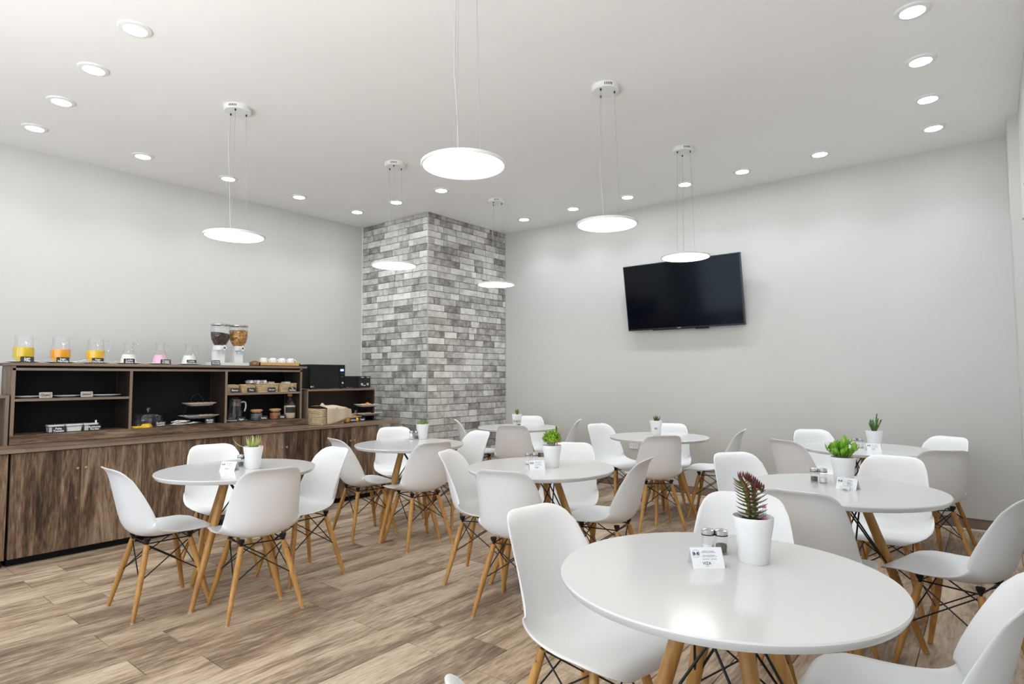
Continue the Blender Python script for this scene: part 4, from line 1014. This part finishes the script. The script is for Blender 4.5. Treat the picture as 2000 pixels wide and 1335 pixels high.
# right bay baskets
def basket(x, y, z, lx, ly, h, label, n=7, flare=1.06, rad=.0044, grp='wicker baskets on the right bay shelf'):
    t = thing('wicker_basket', label, 'basket', (x, y, z), 0, grp)
    m = MB(); st_ = MB()
    for k in range(n):
        f = k/(n-1); s_ = 1+(flare-1)*f; zz = rad+(h-2*rad)*f
        pts = rrect(-lx*s_, lx*s_, -ly*s_, ly*s_, .022, 4); P_ = []
        for i, (px, py) in enumerate(pts): P_.append((px, py, zz+.0009*math.sin(i*2.1+k*1.7)))
        P_.append(P_[0]); m.tube(P_, rad, 6, cap=False)
    part('woven_coils', m.mesh('woven_coils', 'wick', 60), t)
    part('inner_wall', MB().box(-lx*.985, lx*.985, -ly*.985, ly*.985, .004, h*.9).mesh('inner_wall', 'traye', 0), t)
    part('bottom', MB().box(-lx*.95, lx*.95, -ly*.95, ly*.95, .002, .006).mesh('bottom', 'wick', 0), t)
    return t
basket(-5.82, 2.858, SRZ, .075, .064, .078, 'leftmost wicker basket on the right bay shelf', 6)
basket(-5.82, 3.015, SRZ, .075, .072, .078, 'second wicker basket on the right bay shelf', 6)
basket(-5.82, 3.218, SRZ, .082, .112, .090, 'wide wicker basket third from the left', 7)
basket(-5.82, 3.444, SRZ, .082, .096, .090, 'rightmost wicker basket on the right bay shelf', 7)
r = random.Random(11)
for k, (yy, d) in enumerate([(2.84, 'left'), (2.88, 'right'), (2.99, 'left in the second basket,'), (3.04, 'right in the second basket,')]):
    solo('snack_packet', MB().prism(rrect(-.03, .03, -.022, .022, .008), 0, .012).mesh('packet', 'bagp' if k % 2 else 'cheese'), 'small yellow packet, %s %s, right bay shelf' % (d, 'leftmost basket' if k < 2 else 'basket'), 'packet', (-5.81, yy, SRZ+.070), r.random(), 'packets in the small baskets')
for k in range(5):
    q = solo('sugar_sachet', MB().prism(rrect(-.05, .05, -.016, .016, .006), 0, .026).mesh('sachet', 'kraft' if k % 2 else 'paper'), 'pale striped sachet %s in the row leaning over the baskets' % ['first', 'second', 'third', 'fourth', 'fifth'][k], 'sachet', (-5.80, 3.055+k*.036, SRZ+.094), 0, 'sachets across the baskets')
    q.rotation_euler = (.35, 0, 0)
solo('tea_box', MB().prism(rrect(-.05, .05, -.035, .035, .006), 0, .018).mesh('tea_box', 'linen'), 'beige packet on the right half of the wide basket', 'packet', (-5.82, 3.27, SRZ+.088), .1)
solo('tea_box', MB().prism(rrect(-.04, .04, -.03, .03, .006), 0, .016).mesh('tea_box', 'paper'), 'white packet sticking out of the rightmost basket', 'packet', (-5.82, 3.46, SRZ+.088), .1)
# water jug
oval(-5.81, 2.925, PT, .085, .112, .013, 'white plate under the lidded water jug', 'saucer_plate')
t = thing('water_jug', 'clear glass water jug with white lid in the right bay', 'jug', (-5.81, 2.915, PT+.0075), 0)
part('glass_body', MB().lathe([(0, 0), (.050, 0), (.062, .010), (.070, .040), (.068, .090), (.056, .135), (.052, .150), (.054, .205)], 32, cap=False).mesh('glass_body', 'glass', 60), t)
part('collar', MB().lathe([(.057, .142), (.059, .150), (.058, .204), (.061, .208)], 32, cap=False).mesh('collar', thin_glass('frosted_collar', (.55, .58, .62), .35), 60), t)
part('lid', MB().lathe([(.060, .206), (.060, .212), (.030, .216), (.026, .228), (0, .229)], 32, cap=False).mesh('lid', 'acryl', 60), t)
part('handle', MB().tube(catmull([(0, .058, .178), (0, .088, .184), (0, .108, .170), (0, .110, .130), (0, .098, .090)], 18), .007, 8).mesh('handle', 'fix'), t)
def jar(y, m, label):
    t = thing('spice_jar', label, 'jar', (-5.80, y, PT), 0)
    part('glass_body', MB().lathe([(0, 0), (.048, 0), (.052, .005), (.053, .076), (.046, .086)], 28, cap=False).mesh('glass_body', 'glass', 60), t)
    part('filling', MB().lathe([(0, .003), (.049, .003), (.050, .066), (0, .068)], 28, cap=False).mesh('filling', m, 40), t)
    rg = MB()
    for k in range(4): rg.lathe([(.0532, .014+k*.015), (.0542, .017+k*.015), (.0532, .020+k*.015)], 28, cap=False)
    part('printed_bands', rg.mesh('printed_bands', 'grey' if m == 'jam' else 'cork'), t)
    part('lid', MB().lathe([(0, .082), (.046, .082), (.050, .092), (.058, .094), (.059, .102), (.050, .110), (0, .112)], 28, cap=False).mesh('lid', 'lid', 50), t)
jar(3.134, 'jam', 'dark ribbed jar with wooden lid beside the water jug')
jar(3.335, 'spice', 'brown ribbed jar with wooden lid beside the corked bottle')
t = thing('corked_bottle', 'glass flagon of pale sugar with black label and orange cork', 'bottle', (-5.79, 3.494, PT), 0)
bp_ = [(0, 0), (.052, 0), (.060, .008), (.061, .125), (.055, .150), (.036, .180), (.022, .195), (.021, .225), (.027, .232), (.027, .240)]
part('glass_body', MB().lathe(bp_, 32, cap=False).mesh('glass_body', 'glass', 60), t)
part('sugar', MB().lathe([(0, .003), (.050, .003), (.0575, .010), (.0585, .122), (.056, .136), (0, .138)], 32, cap=False).mesh('sugar', 'flour', 60), t)
n = 12; vs = []
for k in range(n+1):
    a = math.radians(-52+104*k/n)-.35
    vs += [(.0618*math.cos(a), .0618*math.sin(a), .062), (.0618*math.cos(a), .0618*math.sin(a), .122)]
part('label_patch', MB().add(vs, [(2*k, 2*k+2, 2*k+3, 2*k+1) for k in range(n)]).mesh('label_patch', 'chalk'), t)
part('cork', MB().lathe([(.021, .232), (.0265, .242), (.026, .262), (0, .263)], 20).mesh('cork', 'cork', 50), t)
part('ring_handle', MB().tube([(0, .048+.022*math.cos(a_*PI/9), .188+.022*math.sin(a_*PI/9)) for a_ in range(19)], .0045, 8).mesh('ring_handle', 'glass'), t)

# ------------------------------------------------------------------ microwave and toaster
t = thing('microwave', 'black microwave oven on the low hutch', 'microwave', (-5.755, 3.705, LZ), 0)
part('housing', MB().box(-.30, -.006, 0, .452, .006, .270).mesh('housing', 'blkp', 0), t)
part('door', MB().box(-.006, 0, .002, .368, .008, .268).mesh('door', 'mwd', 0), t)
q = part('control_panel', MB().box(-.006, 0, .370, .450, .008, .268).mesh('control_panel', 'blkp', 0), t)
part('display', MB().box(0, .0008, .388, .432, .198, .222).mesh('display', 'blue', 0), q)
part('display_digits', text_mesh('8:37', .020, 'white'), q, (.0014, .410, .210), FACE_X)
for z, tx in ((.245, '+'), (.172, '1  3'), (.135, '1  4'), (.100, '-'), (.030, '<>')):
    part('button_mark', text_mesh(tx, .018, 'grey'), q, (.0008, .412, z), FACE_X)
part('dial', MB().lathe([(.013, 0), (.013, .010), (.011, .012), (0, .012)], 20).xf(Ry(PI/2), (0, .414, .065)).mesh('dial', 'chrome'), q)
part('maker_mark', text_mesh('LG', .022, 'white'), t, (.0006, .036, .028), FACE_X)
part('maker_badge', MB().lathe([(.0075, 0), (.0075, .0006), (0, .0006)], 16).xf(Ry(PI/2), (.0002, .016, .028)).mesh('maker_badge', 'white'), t)
for xx in (-.28, -.03):
    for yy in (.03, .42): part('foot', MB().lathe([(.010, 0), (.012, .006)], 10, (xx, yy, 0)).mesh('foot', 'blk'), t)
t = thing('toaster', 'black toaster with two steel dials, right of the microwave', 'toaster', (-5.755, 4.165, LZ), 0)
part('body', MB().prism(rrect(-.19, -.004, 0, .352, .018), .005, .142).mesh('body', 'blkp', 40), t)
q = part('front_panel', MB().box(-.004, 0, .180, .350, .008, .140).mesh('front_panel', 'tvf', 0), t)
for yy in (.222, .305):
    part('dial', MB().lathe([(.017, 0), (.017, .010), (.014, .013), (0, .013)], 22).xf(Ry(PI/2), (0, yy, .045)).mesh('dial', 'chrome'), q)
    part('lever', MB().box(0, .014, yy-.020, yy+.022, .122, .134).mesh('lever', 'chrome', 0), q)
part('button_row', MB().box(0, .003, .248, .278, .030, .038).mesh('button_row', 'white', 0), q)
for yy in (.06, .25): part('slot', MB().box(-.15, -.04, yy-.03+.0, yy+.05, .1415, .1425).mesh('slot', 'dark', 0), t)
part('vent_marks', MB().box(-.003, .0004, .02, .03, .010, .020).box(-.003, .0004, .04, .10, .010, .013).mesh('vent_marks', 'grey', 0), t)

# ------------------------------------------------------------------ right end of the counter
t = basket(-5.62, 3.815, WT, .125, .150, .165, 'large wicker bread basket at the right end of the counter', 11, 1.03, .0060, 'bread basket')
mb = MB(); nx_, ny_ = 16, 26; vs = []
for i in range(nx_+1):
    u = i/nx_
    for j in range(ny_+1):
        v = j/ny_; yv = 3.720+.345*v
        x_ = -5.755+.295*min(1, u*1.6) if u < .625 else -5.46
        x_ = -5.755 + .30*min(1, u/.55)
        top = WT+.182+.012*math.sin(PI*min(1, u/.55))
        z_ = top if u < .55 else top-(u-.55)/.45*(.175-.085*max(0, v-.25)/.75)
        slope = max(0, v-.58)/.42
        z_ -= (slope**1.3)*.125*(1 if u < .55 else .30)
        if u > .55: x_ += .010*math.sin(v*14)*(u-.55)/.45+.006
        x_ -= (slope**2)*.06*(u > .4)
        vs.append((x_, yv, max(WT+.003, z_+.003*math.sin(v*23+u*9))))
fs = [(i*(ny_+1)+j, i*(ny_+1)+j+1, (i+1)*(ny_+1)+j+1, (i+1)*(ny_+1)+j) for i in range(nx_) for j in range(ny_)]
cl = solo('basket_cloth', mb.add(vs, fs).mesh('basket_cloth', 'linen', 80), 'beige napkin cloth draped over the large bread basket', 'cloth')
md = cl.modifiers.new('thickness', 'SOLIDIFY'); md.thickness = .003; md.offset = 1
solo('cloth_knot', MB().lathe([(.012, 0), (.035, .008), (.02, .02), (.012, .032), (0, .030)], 7, sx=.6, sy=1.1).mesh('cloth_knot', 'linen', 60), 'bunched cloth fold on top of the bread basket', 'cloth', (-5.66, 3.80, WT+.190), .4)
for k, (x, y, sx_, m_, d) in enumerate([(-5.60, 4.065, .045, 'bagp', 'under the cloth tip'), (-5.62, 4.215, .045, 'bagp', 'right of the navy card'), (-5.66, 4.13, .045, 'bagp', 'behind the navy card')]):
    mb = MB().lathe([(0, 0), (1, .006), (1.05, .022), (.7, .040), (.2, .048), (0, .048)], 12, sx=sx_*.7, sy=sx_)
    solo('snack_bag', mb.mesh('snack_bag', m_, 60), 'orange wrapped snack bag ' + d, 'packet', (x, y, WT+.001), k, 'orange snack bags')
solo('cutting_board', MB().prism(rrect(-.06, .06, -.085, .085, .01), 0, .010).mesh('cutting_board', 'tray'), 'small wooden board on the snack bags', 'board', (-5.66, 4.20, WT+.050), .2)
solo('paper_napkins', MB().add([(-.06, -.07, 0), (.06, -.07, 0), (.06, .07, 0), (-.06, .07, 0), (0, 0, .045)], [(0, 1, 2, 3), (0, 1, 4), (1, 2, 4), (2, 3, 4), (3, 0, 4)]).mesh('paper_napkins', 'linen', 0), 'pointed stack of beige paper napkins behind the wooden board', 'napkins', (-5.78, 4.16, WT+.001), .3)
CUP = MB().lathe([(0, .003), (.028, .003), (.029, 0), (.036, .105), (.034, .105), (.027, .005)], 22, cap=False).mesh('cup', 'metal_cup', 50)
solo('steel_cup', CUP, 'tall steel tumbler left of the right plate stand', 'cup', (-5.86, 4.275, WT), 0, 'cutlery tumblers')
solo('steel_cup', CUP, 'tall steel tumbler behind the right plate stand', 'cup', (-5.90, 4.42, WT), 0, 'cutlery tumblers')
solo('white_box', MB().prism(rrect(-.03, .03, -.045, .045, .008), 0, .075).mesh('white_box', 'porc'), 'white porcelain box between the two steel tumblers', 'box', (-5.87, 4.365, WT))
tier(-5.68, 4.42, WT, .055, .158, .085, .160, .080, .130, 'the right-end plate stand', loop=False, off=-.015)
for k, (dy, z, me, d) in enumerate([(-.085, .168, EMP, 'leftmost on the upper plate'), (-.055, .168, EMP, 'second on the upper plate'), (-.030, .178, PAST, 'topmost on the upper plate'), (0, .168, EMP, 'fourth on the upper plate'), (.03, .166, PAST, 'rightmost on the upper plate'), (-.02, .064, EMP, 'left on the lower plate'), (.015, .064, EMP, 'right on the lower plate')]):
    solo('pastry', me, 'golden pastry, %s of the right-end stand' % d, 'pastry', (-5.66, 4.42+dy, WT+z), k*.9, 'pastries on the right-end stand')

# ------------------------------------------------------------------ television, sockets, marks
t = thing('television', 'large black flat television tilted down on the far wall', 'television', (-2.617, 6.175, 2.56), 0)
TW_, TH_ = 1.325, .745; tilt = math.radians(9)
def tvb(name, x0, x1, y0, y1, z0, z1, m, par=None, sm=0):
    o = part(name, MB().box(x0, x1, y0, y1, z0, z1).mesh(name, m, 0), par or t)
    if par is None: o.rotation_euler = (tilt, 0, 0)
    return o
tvb('back_shell', -TW_/2, TW_/2, .004, .040, -TH_, 0, 'tvf'); sc_ = tvb('screen', -TW_/2+.010, TW_/2-.010, -.001, .004, -TH_+.018, -.010, 'tv')
bz = tvb('bezel', -TW_/2, TW_/2, -.003, .004, -TH_, -TH_+.018, 'tvf')
tvb('bezel_top', -TW_/2, TW_/2, -.003, .004, -.010, 0, 'tvf'); tvb('bezel_side', -TW_/2, -TW_/2+.010, -.003, .004, -TH_+.018, -.010, 'tvf'); tvb('bezel_side', TW_/2-.010, TW_/2, -.003, .004, -TH_+.018, -.010, 'tvf')
tvb('chin_strip', -.36, .16, -.004, .020, -TH_-.008, -TH_, 'blkp', bz); tvb('sensor_bump', .14, .28, -.008, .020, -TH_-.016, -TH_+.010, 'blkp', bz)
part('maker_name', text_mesh('SONY', .016, 'white'), bz, (-.045, -.0042, -TH_+.008), (PI/2, 0, 0))
part('wall_mount', MB().box(-.20, .20, .128, .185, -.50, -.25).mesh('wall_mount', 'blk', 0), t)
def socket(x, z, label, n=3):
    t = thing('wall_socket', label, 'socket', (x, YW, z), 0)
    part('plate', MB().prism(rrect(-.055, .055, -.038, .038, .006), 0, .008).xf(Rx(PI/2)).mesh('plate', 'socket', 40), t)
    h = MB()
    for s_ in (-.030, 0, .030):
        for dz in (-.008, 0, .008): h.lathe([(.0026, 0), (.0026, .0005), (0, .0005)], 8).v and None
        for dz in (-.010, 0, .010): h.tube([(s_, -.0078, dz), (s_, -.0088, dz)], .0026, 8)
    part('holes', h.mesh('holes', 'dark'), t)
socket(-3.27, .500, 'white wall socket on the far wall, under the rim of the television table')
socket(-.93, .490, 'white wall socket behind the far right table')
for y, z, d in ((5.30, 2.60, 'upper'), (5.70, 2.44, 'lower')):
    solo('wall_hook', MB().tube([(0, 0, 0), (-.006, .006, -.004), (-.006, .02, -.010)], .0022, 6).mesh('hook', 'dark'), 'tiny dark wire stub on the right wall, %s one' % d, 'hook', (XR, y, z))
solo('wall_hook', MB().tube([(0, 0, 0), (-.006, .004, -.004), (-.006, .012, -.006)], .0026, 6).mesh('hook', 'dark'), 'small dark wall stub beside the right-edge chair back', 'hook', (XR, 5.5, .80))
